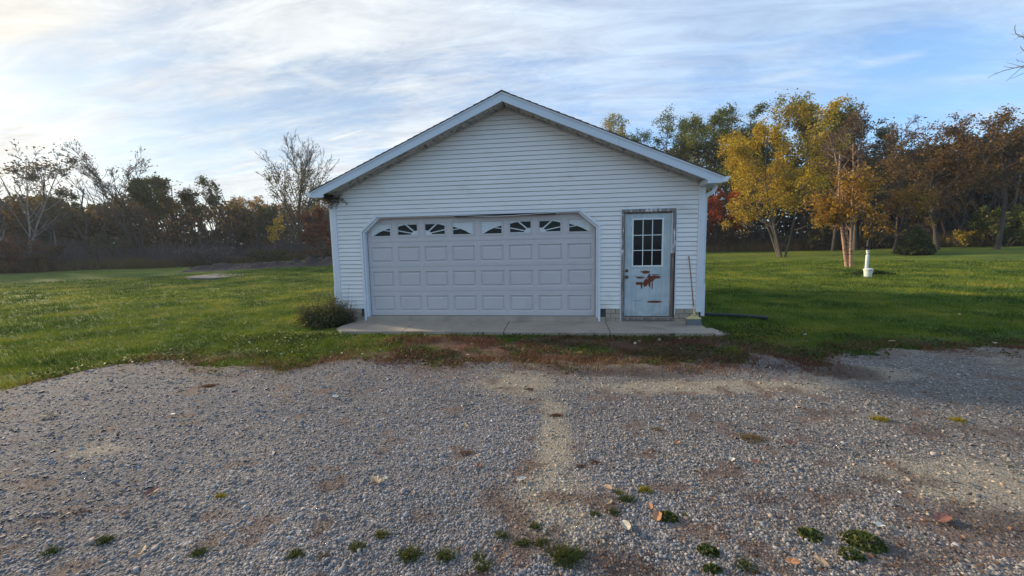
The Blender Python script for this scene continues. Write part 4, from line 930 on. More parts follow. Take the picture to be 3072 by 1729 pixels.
# left side, from the frame's edge to the garage
put('bare_tree', 'tree', 'pale bare tree at the far left edge with brown leaves left on its top twigs', 60, 52, 432, 250, POPLAR, bark='bark_pale', twigbark='bark_grey', leaf='dry', nleaf=1500, lsize=0.19, lz=(.82, 1.1), seed=11, leaftips=True)
put('bare_tree', 'tree', 'slender pale bare tree just right of the leftmost bare tree', 175, 54, 478, 190, THIN, bark='bark_pale', twigbark='bark_grey', leaf='dry', nleaf=840, lsize=0.19, lz=(.72, 1.1), seed=12, leaftips=True)
put('bare_tree', 'tree', 'small dark half-bare tree leaning behind the slender pale one', 235, 56, 560, 110, LEANER, leaf='olive', nleaf=1215, lsize=0.17, seed=13, lean=(-.18, 0), group=None)
put('bare_tree', 'tree', 'wide bare tree with fanned grey limbs behind the two leafy dark crowns', 400, 55, 452, 270, FANP, bark='bark_grey', leaf='dry', nleaf=675, lsize=0.17, lz=(.80, 1.1), seed=14, lean=(-.10, 0), leaftips=True, r0=.13)
put('leafy_tree', 'tree', 'dark green leafy tree in front of the wide bare tree, left of two', 435, 52, 520, 120, LEANER, leaf='olive', nleaf=7020, lsize=0.17, lz=(.5, 1.1), seed=15, lean=(-.06, 0))
put('leafy_tree', 'tree', 'dark green rounded leafy tree standing between wide bare tree and small leaning one', 560, 52, 522, 210, LEANER, leaf='olive', nleaf=9450, lsize=0.17, lz=(.55, 1.1), seed=16, lean=(-.12, 0))
put('leaning_tree', 'tree', 'thin small-crowned tree leaning left alone against the open sky', 745, 54, 532, 90, LEANER, leaf='olive', nleaf=1500, lsize=.18, lz=(.62, 1.1), seed=17, lean=(-.62, 0), bend=.22)
put('leaning_tree', 'tree', 'thin crooked tree close on the left of the lone leaning crown', 655, 54, 560, 70, LEANER, leaf='dry', nleaf=700, lsize=.16, lz=(.5, 1.1), seed=18, lean=(-.2, 0), bend=-.1)
put('slanting_tree', 'tree', 'bare dark trunk slanting across the woods below the leafy crowns', 545, 49, 600, 60, LEANER, leaf='olive', nleaf=500, lsize=.18, lz=(.6, 1.1), seed=19, lean=(-1.1, 0))
put('slanting_tree', 'tree', 'bare dark trunk slanting at the left of the wide bare tree', 285, 50, 590, 60, LEANER, leaf='olive', nleaf=600, lsize=.18, lz=(.6, 1.1), seed=20, lean=(-.62, 0))
put('slanting_tree', 'tree', 'thin dark trunk slanting right of the rounded leafy tree', 640, 50, 610, 60, LEANER, leaf='brown', nleaf=400, lsize=.18, lz=(.6, 1.1), seed=21, lean=(-.5, 0))
put('autumn_tree', 'tree', 'rounded tree turning orange above the left woods, between leaning and fan-shaped trees', 745, 58, 588, 130, BROAD, leaf='amber', nleaf=6750, lsize=0.17, lz=(.5, 1.1), seed=22)
put('bushy_tree', 'tree', 'low olive-green bushy tree left of the fan-shaped tree', 825, 56, 612, 120, BROAD, leaf='olive', nleaf=7020, lsize=0.17, seed=23)
put('fan_tree', 'tree', 'tall fan-shaped nearly bare tree beside the left roof edge', 900, 47, 415, 185, FANP, leaf='olive', nleaf=2100, lsize=.17, lz=(.0, .72), seed=24, r0=.15)
put('yellow_sapling', 'tree', 'thin tree with pale yellow leaves in front of the left woods', 818, 46, 640, 60, THIN, bark='bark_pale', leaf='yellow', nleaf=650, lsize=.16, lz=(.35, .95), seed=25)
put('bare_sapling', 'tree', 'small bare sapling at the left lawn edge near the fan-shaped tree', 875, 44, 672, 70, THIN, bark='bark_grey', seed=26, leaf=None)
put('red_tree', 'tree', 'small dark red-brown tree right beside the left garage corner', 965, 42, 625, 110, BROAD, leaf='rust', nleaf=5200, lsize=.15, lz=(.1, 1.1), seed=27)
put('bushy_tree', 'tree', 'green crown peeking over the left gutter', 968, 60, 555, 70, BROAD, leaf='green', nleaf=3375, lsize=0.17, lz=(.5, 1.1), seed=28)
for (px, D, top, w_, lf, n_, lab) in [(45, 46, 700, 150, 'rust', 900, 'dark brown tangled bush at the far left edge of the lawn'), (110, 47, 735, 130, 'brown', 1500, 'low dark bush under the slender pale bare tree'),
        (640, 45, 742, 170, 'brush', 2600, 'wide dark purplish bush under the thin leaning trees'), (575, 47, 745, 90, 'brush', 1200, 'small purplish bush left of the wide dark one'), (790, 46, 745, 110, 'olive', 1500, 'dark green low bush by the yellow-leaved thin tree'),
        (330, 50, 700, 110, 'olive', 1500, 'dark green bush at the foot of the left woods'), (960, 44, 742, 90, 'brown', 1000, 'low brown bush under the small red-brown tree')]:
    put('bush', 'bush', lab, px, D, top, w_, SHRUB, leaf=lf, nleaf=n_, lsize=.14, seed=int(px)+D, twigbark='bark_twig')

# right side
put('leafy_tree', 'tree', 'small green crown just showing over the right roof slope, leftmost', 1820, 60, 345, 150, TALL, leaf='yellowgreen', nleaf=10400, lsize=0.19, seed=41, lz=(.3, 1.1), twigs=False)
put('leafy_tree', 'tree', 'green tree with yellowing top behind the roof, second from the left', 1905, 62, 358, 170, TALL, leaf='green', nleaf=13000, lsize=0.19, seed=42, lz=(.25, 1.1), twigs=False)
put('leafy_tree', 'tree', 'green tree with golden tips behind the roof slope, third from the left', 1985, 60, 345, 180, TALL, leaf='green', nleaf=15000, lsize=0.19, seed=43, lz=(.25, 1.1), twigs=False)
put('leafy_tree', 'tree', 'slim dark green crown between the two roof-slope trees with golden tips', 2040, 63, 352, 120, TALL, leaf='yellowgreen', nleaf=8400, lsize=0.19, seed=44, lz=(.3, 1.1), twigs=False)
put('willow_tree', 'tree', 'big broad green tree right above the eave end on the right', 2150, 57, 326, 290, TALL, leaf='green', nleaf=32000, lsize=0.19, seed=45, lz=(.28, 1.1))
put('willow_tree', 'tree', 'green tree between the big broad one and the golden tree', 2265, 60, 332, 220, TALL, leaf='green', nleaf=22000, lsize=0.19, seed=46, lz=(.2, 1.1))
put('golden_tree', 'tree', 'tallest golden-green tree top behind the yellow multi-stemmed tree', 2400, 58, 300, 230, BROAD, leaf='yellowgreen', nleaf=26000, lsize=0.19, seed=47, lz=(.3, 1.1))
put('yellow_tree', 'tree', 'yellow-brown multi-stemmed tree on the lawn left of the birch', 2352, 0, 350, 330, CLUMP, base=771, leaf='yellow', nleaf=30000, lsize=.14, seed=48, lz=(.2, 1.1), r0=.085, bark='bark_grey')
put('bronze_tree', 'tree', 'bronze-leaved tree between golden tree and bare tops', 2500, 50, 345, 150, BROAD, leaf='brown', nleaf=11475, lsize=0.17, seed=49, lz=(.2, 1.1))
put('maple_tree', 'tree', 'orange-red maple glowing low beside the right downspout', 2185, 53, 560, 190, BROAD, leaf='orange', nleaf=12150, lsize=0.17, seed=50, lz=(.15, 1.1))
put('bare_tree', 'tree', 'tall bare twiggy tree right behind the birch, grey against the sky', 2565, 50, 322, 160, TALL, bark='bark_grey', leaf='brown', nleaf=900, lsize=.16, seed=51, lz=(.2, .8))
put('birch_tree', 'tree', 'birch with three peach-coloured peeling stems and amber leaves', 2558, 0, 400, 300, BIRCH, base=801, bark='bark_birch', twigbark='bark_twig', leaf='amber', nleaf=3800, lsize=.13, seed=52, lz=(.22, .66), r0=.085)
put('bare_tree', 'tree', 'bare brownish tree behind and right of the birch top', 2690, 52, 350, 150, TALL, bark='bark_grey', leaf='brown', nleaf=2200, lsize=.16, seed=53, lz=(.2, .95))
put('leafy_tree', 'tree', 'dark green leafy crown between the two bare tops near the birch', 2620, 56, 388, 110, TALL, leaf='olive', nleaf=7425, lsize=0.17, seed=54, lz=(.35, 1.1))
put('oak_tree', 'tree', 'large half-bare brown tree on the right with arching limbs', 2815, 47, 352, 330, BROAD, leaf='brown', nleaf=12000, lsize=.15, seed=55, lz=(.1, 1.1), r0=.17)
put('oak_tree', 'tree', 'windswept half-bare brown tree at the right edge of the photo', 2990, 45, 318, 330, BROAD, leaf='brown', nleaf=9000, lsize=.15, seed=56, lz=(.1, 1.1), r0=.16, lean=(.1, 0))
put('autumn_tree', 'tree', 'dense orange-brown crown low behind the right edge tree', 2960, 62, 430, 290, BROAD, leaf='amber', nleaf=14850, lsize=0.17, seed=57, lz=(.3, 1.1))
put('autumn_tree', 'tree', 'dense brown crown behind the large half-bare brown tree', 2800, 64, 480, 240, BROAD, leaf='brown', nleaf=12150, lsize=0.17, seed=58, lz=(.2, 1.1))
put('bushy_tree', 'tree', 'dark green shrubby tree at the right edge above the lawn', 3010, 50, 615, 180, SHRUB, leaf='green', nleaf=6500, lsize=.16, seed=59)
put('bush', 'bush', 'yellow-green low bush between cedar and right edge shrub', 2890, 50, 690, 80, SHRUB, leaf='yellowgreen', nleaf=1800, lsize=.13, seed=60)
put('bush', 'bush', 'low tangled bush at the wood edge beside the right downspout', 2170, 55, 690, 130, SHRUB, leaf='brown', nleaf=1800, lsize=.14, seed=61)
put('bush', 'bush', 'olive bush at the wood edge behind the yellow tree', 2430, 52, 688, 130, SHRUB, leaf='olive', nleaf=3000, lsize=.14, seed=62)
put('bush', 'bush', 'dark bush at the wood edge right of the birch', 2660, 52, 680, 120, SHRUB, leaf='olive', nleaf=2600, lsize=.14, seed=63)
put('amber_tree', 'tree', 'small amber tree at the wood edge just right of the birch', 2680, 44, 560, 170, BROAD, leaf='amber', nleaf=3600, lsize=.15, seed=64, lz=(.1, 1.1))
# cedar: dense layered cone
pos = hit(2745, 766); H = z_at(2745, 686, pos[0], pos[1])-pos[2]; r = np.random.default_rng(5); ced = thing('cedar_shrub', 'small rounded green cedar shrub alone on the right lawn', 'shrub', tuple(pos))
n = 15000; h = r.random(n)**1.25; a = r.uniform(0, 2*math.pi, n); rad = 1.38*(H/2.6)*np.minimum(h*6+.45, 1)*np.clip(1-h, 0, 1)**.72*(.62+.38*np.sqrt(r.random(n)))*(1+.22*np.sin(a*5+h*19)+.16*np.sin(a*9-h*31))
leaves('crown', rad*np.cos(a), rad*np.sin(a), h*H+r.normal(0, .05, n)+.05, r.uniform(.08, .2, n), L['cedar'], ced, aspect=.4)
V, F = tubes(np.array([[(0, 0, -.1), (0, 0, H*.3), (.03, 0, H*.6), (0, 0, H*.95)]], float), np.array([[.09, .07, .05, .01]]), 6); mesh_np('trunk', V, F, M['bark_dark'], ced)
# the tree off the right edge whose twigs reach into the sky there
d_ = ray(3560, 740); d_ = d_/math.hypot(d_[0], d_[1]); p_ = CAM+d_*14.5; p_[2] = float(gz(p_[0], p_[1]))
over = thing('overhanging_tree', 'bare tree just outside the right edge with twig ends reaching into the sky', 'tree', tuple(p_)); R_ = np.array(p_)
mb = MB(); mb.tube([(0, 0, -.2), (.05, 0, 2), (-.05, .1, 5), (.05, 0, 8), (.0, 0, 10)], [.26, .2, .16, .10, .04], 8).build('trunk', M['bark_dark'], over, smooth=True)
def wpos(px, py, D=13.2):
    q = ray(px, py); q = q/math.hypot(q[0], q[1]); return CAM+q*D-R_
Pb = []
def limb(pts, ra, rb_):
    pts = np.array(pts); t = np.linspace(0, 1, len(pts)); u = np.linspace(0, 1, 6); P6 = np.stack([np.interp(u, t, pts[:, i]) for i in range(3)], 1); Pb.append((P6, np.linspace(ra, rb_, 6)*.5))
r = np.random.default_rng(9)
for chain, ra in [([(3150, 130), (3072, 112), (3048, 108), (3043, 85), (3047, 75)], .022), ([(3072, 112), (3058, 104), (3030, 102)], .012), ([(3060, 110), (3045, 118), (3038, 122)], .010), ([(3140, 190), (3072, 155), (3062, 142), (3060, 138)], .018), ([(3066, 156), (3048, 165)], .009),
                  ([(3160, 170), (3072, 200), (3030, 206), (2985, 222), (2962, 235)], .022), ([(3040, 204), (3012, 200), (3008, 198)], .010), ([(3072, 203), (3050, 196), (3020, 188)], .012), ([(3170, 180), (3068, 200), (3040, 225), (3018, 245)], .020), ([(3072, 220), (3035, 236), (3028, 236)], .009), ([(3100, 150), (3072, 122), (3068, 96)], .012), ([(3072, 188), (3055, 182), (3048, 178)], .009), ([(2985, 222), (2992, 216), (2980, 217)], .007), ([(3054, 186), (3049, 176)], .007)]:
    limb([wpos(*c, 13.2+.12*k) for k, c in enumerate(chain)], ra, ra*.35)
for k in range(70):
    z0_ = r.uniform(3, 9.5); an = r.uniform(0, 2*math.pi); 
    if 2.6 < an < 5.2: an += 2.6
    L0 = r.uniform(1.2, 2.2); p0 = np.array([0, 0, z0_]); dd = np.array([math.cos(an), math.sin(an), .45]); limb([p0, p0+dd*L0*.5, p0+dd*L0+np.array([0, 0, .5])], .04, .008)
for z0_, tgt in ((2.8, (3150, 130)), (3.4, (3140, 190)), (3.0, (3160, 170)), (3.1, (3170, 180)), (4, (3100, 150))):
    t_ = wpos(*tgt, 13.2); limb([(0, 0, z0_+1), (np.array([0, 0, z0_+1.6])+t_)/2, t_], .12, .044)
V, F = tubes(np.array([p for p, _ in Pb]), np.array([q for _, q in Pb]), 4); mesh_np('branches', V, F, M['bark_twig'], over)

# ---- the mass of woods behind, brush and tall grass
def woods(name, label, px0, px1, tops, D0, D1, n, leaf, seed, size=.42):
    r = np.random.default_rng(seed); px = r.uniform(px0, px1, n); D = r.uniform(D0, D1, n); q = np.stack([AX[2][i]+AX[0][i]*(px-1536)/FPX-AX[1][i]*(740-864.5)/FPX for i in range(3)], 1); q /= np.hypot(q[:, 0], q[:, 1])[:, None]
    p = CAM+q*D[:, None]; g = gz(p[:, 0], p[:, 1]); row = np.interp(px, [t[0] for t in tops], [t[1] for t in tops])+(fbm(px, D*6, .016, seed, 4)-.5)*75
    dz = AX[2][2]+AX[0][2]*(px-1536)/FPX-AX[1][2]*(row-864.5)/FPX; dx = np.hypot(AX[2][0]+AX[0][0]*(px-1536)/FPX-AX[1][0]*(row-864.5)/FPX, AX[2][1]+AX[0][1]*(px-1536)/FPX-AX[1][1]*(row-864.5)/FPX)
    H = CAM[2]+dz/dx*D-g; u = r.random(n)**1.0; z = g+np.maximum(H, 2)*u
    keep = (fbm(px*.02, z*.9, 1.0, seed+4, 3) > .20+.16*u) | (u < .3)
    return leaves(name, p[keep, 0], p[keep, 1], z[keep], r.uniform(.5, 1.3, keep.sum())*size, L[leaf], flat=.7, aspect=.8)
o = woods('far_woods', '', -250, 1120, [(-250, 560), (0, 600), (120, 588), (200, 615), (300, 618), (420, 600), (560, 612), (700, 622), (850, 620), (1120, 630)], 55, 84, 85000, 'wood_left', 71, .38)
tag(o, 'dense dark brown and olive woods along the left horizon', 'woods', kind='stuff')
o = woods('far_woods', '', 1080, 1760, [(1080, 635), (1400, 560), (1760, 470)], 56, 84, 45000, 'wood_right', 73, .62)
tag(o, 'dense brown and green woods hidden behind the garage', 'woods', kind='stuff')
o = woods('far_woods', '', 1700, 3350, [(1000, 640), (1700, 480), (2060, 430), (2200, 470), (2300, 450), (2450, 430), (2600, 480), (2750, 450), (2900, 420), (3072, 405), (3350, 400)], 59, 84, 105000, 'wood_right', 72, .46)
tag(o, 'dense autumn woods behind the trees on the right', 'woods', kind='stuff')
def brush(name, label, px0, px1, D0, D1, n, h, mat, seed, cat, wd=.045):
    r = np.random.default_rng(seed); px = r.uniform(px0, px1, n); D = r.uniform(D0, D1, n)
    q = np.stack([AX[2][i]+AX[0][i]*(px-1536)/FPX for i in range(3)], 1); q /= np.hypot(q[:, 0], q[:, 1])[:, None]; p = CAM+q*D[:, None]
    g = gz(p[:, 0], p[:, 1]); hh = h*r.uniform(.35, 1.1, n)*(.5+fbm(px, D*8, .02, seed, 3)); k = fbm(px, D*10, .035, seed+9, 3) > .34
    o = blades(name, p[k, 0], p[k, 1], g[k]-.1, hh[k], np.full(k.sum(), wd)*r.uniform(.5, 1.4, k.sum()), mat, .42); return tag(o, label, cat, kind='stuff')
brush('brush', 'tangled grey-brown brush at the foot of the left woods', -220, 1060, 48, 60, 24000, 2.4, L['brush'], 81, 'brush')
brush('brush', 'tangled dark brush at the foot of the right woods', 1060, 3300, 57, 66, 28000, 2.8, L['brush'], 82, 'brush')
brush('tall_grass', 'tall dry pinkish grass along the edge of the left lawn', -200, 1050, 46.5, 49, 22000, .95, L['tallgrass'], 83, 'tall grass', .05)
brush('tall_grass', 'tall dry grass strip between right lawn and woods', 2050, 3300, 52, 58, 30000, 1.35, L['tallgrass'], 84, 'tall grass', .05)
# dark slender trunks inside the woods, too many to tell apart
r = np.random.default_rng(91); n = 420; px = np.r_[r.uniform(-200, 1050, n//2), r.uniform(2050, 3300, n//2)]; D = r.uniform(52, 66, n)
q = np.stack([AX[2][i]+AX[0][i]*(px-1536)/FPX for i in range(3)], 1); q /= np.hypot(q[:, 0], q[:, 1])[:, None]; p = CAM+q*D[:, None]; g = gz(p[:, 0], p[:, 1]); Hh = r.uniform(4, 9, n); K = 6; tt = np.linspace(0, 1, K)
ln = r.normal(-.12, .28, (n, 2)); Pp = np.stack([p[:, 0, None]+ln[:, :1]*Hh[:, None]*tt+r.normal(0, .12, (n, K)), p[:, 1, None]+ln[:, 1:]*.3*Hh[:, None]*tt+r.normal(0, .1, (n, K)), g[:, None]-.2+Hh[:, None]*tt], 2)
V, F = tubes(Pp, r.uniform(.05, .15, n)[:, None]*np.linspace(1, .3, K)[None], 4); o = mesh_np('far_trunks', V, F, M['bark_dark']); tag(o, 'slender dark trunks standing inside the woods on both sides', 'trunks', kind='stuff')

# ------------------------------------------------------------------ small things
# broom leaning on the siding right of the entry door
B0 = hit(2088, 968); bx, by = B0[0]+.0, -.34; d_ = ray(2066, 769); t_ = (-.03-CAM[1])/d_[1]; top = CAM+d_*t_
br = thing('broom', 'upright broom with grey bristles leaning against the siding beside the entry door', 'broom', (4.235, -.36, AZ)); o3 = np.array([4.235, -.36, AZ])
head = np.array([.01, .03, .24]); tp = np.array([top[0], top[1]-.01, top[2]])-o3; dv = nrm(tp-head)
MB().tube([head+dv*.02, head+(tp-head)*.5+np.array([.006, 0, 0]), tp], .0125, 8).build('handle', M['handle_wood'], br, smooth=True)
MB().tube([head-dv*.07, head-dv*.03, head+dv*.05, head+dv*.12], [.034, .022, .017, .015], 10).build('ferrule', M['yellow_plastic'], br, smooth=True)
m = MB(); sec = [(.045, .022, .185), (.115, .032, .155), (.135, .034, .135)]
for (w_, d2, z_) in [sec[2], sec[1], sec[0]]:
    pass
def loft(secs, name, mat, parent, tilt=.0):
    m = MB(); n = 14
    for (hw, hd, z_, ox) in secs:
        for q in range(n): an = 2*math.pi*q/n; c_, s_ = math.cos(an), math.sin(an); m.v.append((ox+hw*math.copysign(abs(c_)**.6, c_), hd*math.copysign(abs(s_)**.6, s_)+z_*.12, z_))
    for k_ in range(len(secs)-1):
        for q in range(n): m.f.append((k_*n+q, k_*n+(q+1) % n, (k_+1)*n+(q+1) % n, (k_+1)*n+q))
    m.f.append(tuple(range(n))[::-1]); m.f.append(tuple((len(secs)-1)*n+q for q in range(n))); return m.build(name, mat, parent)
loft([(.142, .040, .118, 0), (.140, .040, .130, 0), (.075, .030, .165, .005), (.030, .022, .195, .008)], 'brush_cap', M['yellow_plastic'], br)
loft([(.150, .050, .002, -.004), (.146, .044, .05, 0), (.138, .036, .1175, 0)], 'bristles', M['bristle'], br)
# corrugated drain pipe lying right of the garage
a_, b_ = hit(2108, 948), hit(2303, 960); n = 110; pts = []; rad = []
for i in range(n):
    u = i/(n-1); q = a_*(1-u)+b_*u; pts.append((q[0]-a_[0], q[1]-a_[1], .030+.015*math.sin(u*3))); rad.append(.040+(.006 if i % 2 else 0))
pipe = MB().tube(pts, rad, 10).build('drain_pipe', M['blackpipe'], None, smooth=False); pipe.location = tuple(a_)
tag(pipe, 'black corrugated drain pipe lying in the grass right of the garage', 'pipe')
# hand pump and bucket
pp = hit(2598, 826); S = (pp-CAM)@AX[2]/FPX     # metres per photo pixel there
pump = thing('hand_pump', 'old black hand pump on a white pipe standing in the right lawn', 'hand pump', tuple(pp))
MB().lathe([(.060, -.05), (.060, .86), (.05, .865)], sides=18).build('standpipe', M['pvc'], pump, smooth=False)
MB().lathe([(.030, .86), (.030, .92), (.052, .93), (.052, 1.0), (.06, 1.01), (.06, 1.07), (.035, 1.08)], sides=14).build('collar', M['bucket'], pump)
MB().lathe([(.055, 1.08), (.045, 1.11), (.060, 1.18), (.068, 1.32), (.050, 1.42), (.058, 1.46), (.04, 1.49), (.02, 1.50)], sides=14).build('pump_head', M['castiron'], pump, smooth=True)
MB().tube([(-.04, 0, 1.19), (-.15, 0, 1.20), (-.20, 0, 1.17), (-.215, 0, 1.09)], [.030, .028, .030, .032], 8).build('spout', M['castiron'], pump, smooth=True)
MB().tube([(-.03, 0, 1.44), (.03, 0, 1.53), (.10, 0, 1.47), (.17, 0, 1.36), (.185, 0, 1.25), (.15, 0, 1.15), (.10, 0, 1.10)], [.022, .026, .024, .022, .020, .018, .020], 7).build('handle', M['castiron'], pump, smooth=True)
MB().tube([(0, 0, 1.48), (-.06, 0, 1.53), (.0, 0, 1.57), (.05, 0, 1.53)], .014, 6).build('bracket', M['castiron'], pump, smooth=True)
bp_ = hit(2603, 833); bk = thing('bucket', 'white plastic bucket standing in front of the hand pump', 'bucket', tuple(bp_))
MB().lathe([(.115, 0), (.145, .30), (.160, .30), (.160, .335), (.145, .335), (.143, .33)], sides=22).build('pail', M['bucket'], bk)
MB().lathe([(.150, .336), (.150, .35), (.10, .375), (.03, .38)], sides=22).build('lid', M['bucket'], bk)
MB().tube([(-.15, 0, .31), (-.10, -.06, .28), (0, -.17, .29), (.10, -.06, .28), (.15, 0, .31)], .007, 5).build('handle', M['castiron'], bk)
n = 1100; a = rng.uniform(0, 2*math.pi, n); r_1 = np.sqrt(rng.random(n))*np.where(rng.random(n) < .5, .5, .85); o = leaves('ground_plant', pp[0]+.15+r_1*np.cos(a)*1.2, pp[1]+r_1*np.sin(a)*.7, pp[2]+rng.uniform(.02, .24, n)*(1.1-r_1), rng.uniform(.05, .13, n), L['cover'])
tag(o, 'dark leafy ivy-like weeds round the foot of the hand pump', 'weeds', kind='stuff')
# bush at the left corner of the garage
def lump_bush(name, label, c, rx, ry, h, n, leaf, lsize, twigs, seed, cat='bush', wisps=0):
    r = np.random.default_rng(seed); root = thing(name, label, cat, tuple(c)); K = 6
    th = r.uniform(0, 2*math.pi, twigs); sp = np.sqrt(r.random(twigs)); tt = np.linspace(0, 1, K); hh = h*r.uniform(.35, 1.05, twigs)*(1.08-.5*sp)*(.75+.35*np.sin(th*3+seed)); hh[:wisps] *= r.uniform(1.1, 1.7, wisps)
    ex = np.cos(th)*sp*rx; ey = np.sin(th)*sp*ry
    Pp = np.stack([ex[:, None]*(.25+.75*tt**.8)+r.normal(0, .025, (twigs, K)), ey[:, None]*(.25+.75*tt**.8)+r.normal(0, .025, (twigs, K)), hh[:, None]*tt-.03+r.normal(0, .012, (twigs, K))], 2)
    V, F = tubes(Pp, r.uniform(.003, .006, twigs)[:, None]*np.linspace(1, .4, K)[None], 3); mesh_np('stems', V, F, M['bark_grey'], root)
    a = r.integers(0, twigs, n); k = r.uniform(.8, 5, n); i = np.minimum(k.astype(int), 4); f = (k-i)[:, None]; q = Pp[a, i]*(1-f)+Pp[a, i+1]*f+r.normal(0, .045, (n, 3)); q[:, 2] = np.abs(q[:, 2])
    keep = (a >= wisps) | (r.random(n) < .3); q = q[keep]
    leaves('leaves', q[:, 0], q[:, 1], q[:, 2], r.uniform(.5, 1.2, len(q))*lsize, L[leaf], root, flat=.8, aspect=.6); return root
cb = np.array([-3.24, -.36, GZ]); lump_bush('corner_bush', 'dark tangled bush growing against the left front corner of the garage', cb, .62, .46, .74, 12500, 'olive', .05, 520, 3, wisps=150)
lump_bush('dry_weed', 'straggly pale dry weed standing in front of the left corner siding', np.array([-2.86, -.22, GZ]), .28, .15, .66, 900, 'dry', .035, 60, 4, 'weed', wisps=20)
# dead vine under the left eave
r = np.random.default_rng(12); Pv = []
for k in range(46):
    p = np.array([-3.20+r.uniform(-.10, .26), -.06+r.uniform(-.06, .04), 2.53+r.uniform(-.04, .05)]); q = [p.copy()]; dd = np.array([r.normal(.2, .7), r.normal(-.1, .2), r.normal(-.5, .7)])
    for _ in range(5): dd = nrm(dd+r.normal(0, .7, 3)+np.array([0, 0, -.1])); p = p+dd*.055; p[1] = min(p[1], -.03); q.append(p.copy())
    Pv.append(q)
vine = thing('dead_vine', 'tangle of dead brown vine clinging under the left end of the eave', 'vine', (-3.16, -.03, 2.3)); Pv = np.array(Pv)-np.array([-3.16, -.03, 2.3])
V, F = tubes(Pv, np.full((46, 6), .0045), 3); mesh_np('stems', V, F, M['bark_twig'], vine)
q = Pv.reshape(-1, 3); q = q[r.integers(0, len(q), 260)]+r.normal(0, .03, (260, 3)); leaves('leaves', q[:, 0], np.minimum(q[:, 1], 0), q[:, 2], r.uniform(.02, .05, 260), L['brown'], vine)
# ---- single weed tufts in the gravel
TUFTS = [(1697, 1690, .125, 'g', 'largest round green weed tuft at the bottom edge of the gravel'), (1569, 1647, .055, 'g', 'small green tuft up-left of the largest tuft'), (1625, 1644, .060, 'g', 'small green tuft just above the largest tuft'),
 (1608, 1598, .050, 'g', 'green tuft alone above the pair of small tufts near the bottom centre'), (1786, 1555, .045, 'g', 'green tuft left of the big tan leaf in the lower gravel'), (1840, 1549, .050, 'g', 'dark green tuft between tan leaf and orange-brown leaf'),
 (1879, 1513, .075, 'g', 'wide grassy tuft below the brown leaf pair right of centre'), (1932, 1478, .065, 'y', 'yellowish grassy tuft topmost of the lower right group'), (1855, 1490, .045, 'y', 'faded tuft touching the two brown leaves right of centre'),
 (2004, 1563, .065, 'b', 'broad-leaved green weed right beside the orange-brown leaf'), (2055, 1556, .040, 'g', 'faint green tuft right of the broad-leaved weed'), (2123, 1668, .060, 'b', 'broad-leaved dark green weed low in the right half'),
 (2430, 1614, .070, 'b', 'dark green sprawling weed left of the large leafy weed'), (2591, 1634, .115, 'b', 'large leafy green weed in the lower right gravel'), (2553, 1677, .065, 'b', 'small leafy weed just below the large leafy one'),
 (2234, 1716, .065, 'g', 'green tuft cut by the bottom edge right of centre'), (2138, 1722, .045, 'b', 'tiny green weed at the bottom edge under the broad-leaved one'), (2639, 1264, .085, 'y', 'yellow-green mossy tuft in the middle of the right gravel'),
 (2872, 1268, .080, 'y', 'yellow-green mossy tuft farthest right in the middle distance'), (1971, 1295, .070, 'd', 'straw-coloured dry tuft above the small orange leaf'), (2257, 1324, .15, 'd', 'wide tan dry moss cushion in the right gravel'),
 (316, 1634, .065, 'g', 'green tuft with a pale leaf in the lower left gravel'), (155, 1666, .060, 'g', 'dull green tuft lowest on the far left'), (599, 1669, .065, 'g', 'green tuft alone in the lower left between leaf and bottom edge'),
 (888, 1678, .060, 'g', 'leafy green tuft left of the brown-green tuft near the bottom'), (966, 1687, .055, 'd', 'brown-green tuft beside a leafy one near the bottom left'), (1073, 1656, .060, 'g', 'low green tuft between two gravel tufts left of bottom centre'),
 (1145, 1620, .060, 'g', 'dark green tuft highest of the bottom centre row'), (1231, 1677, .090, 'g', 'bushy green tuft left in the bottom centre pair'), (1339, 1690, .080, 'g', 'bushy green tuft right in the bottom centre pair'),
 (1437, 1692, .055, 'g', 'green tuft right of the bushy bottom centre pair'), (1452, 1717, .065, 'g', 'green tuft cut by the bottom edge at the centre'), (662, 1499, .050, 'y', 'small yellowish tuft alone left of the big tan leaf'), (1509, 1626, .060, 'g', 'loose green tuft right of the bushy bottom centre pair and above'),
 (1401, 1364, .085, 'r', 'brown dry moss cushion left of the sandy streak'), (626, 1164, .120, 'r', 'red-brown weed patch alone in the upper left gravel'), (1670, 1253, .085, 'r', 'red-brown weed patch at the top of the sandy streak'),
 (1742, 1408, .060, 'r', 'lower left of two small red weeds beside the sandy streak'), (1786, 1396, .055, 'r', 'upper right of two small red weeds beside the sandy streak'), (1588, 1173, .07, 'r', 'small red weed patch near the centre of the upper gravel')]
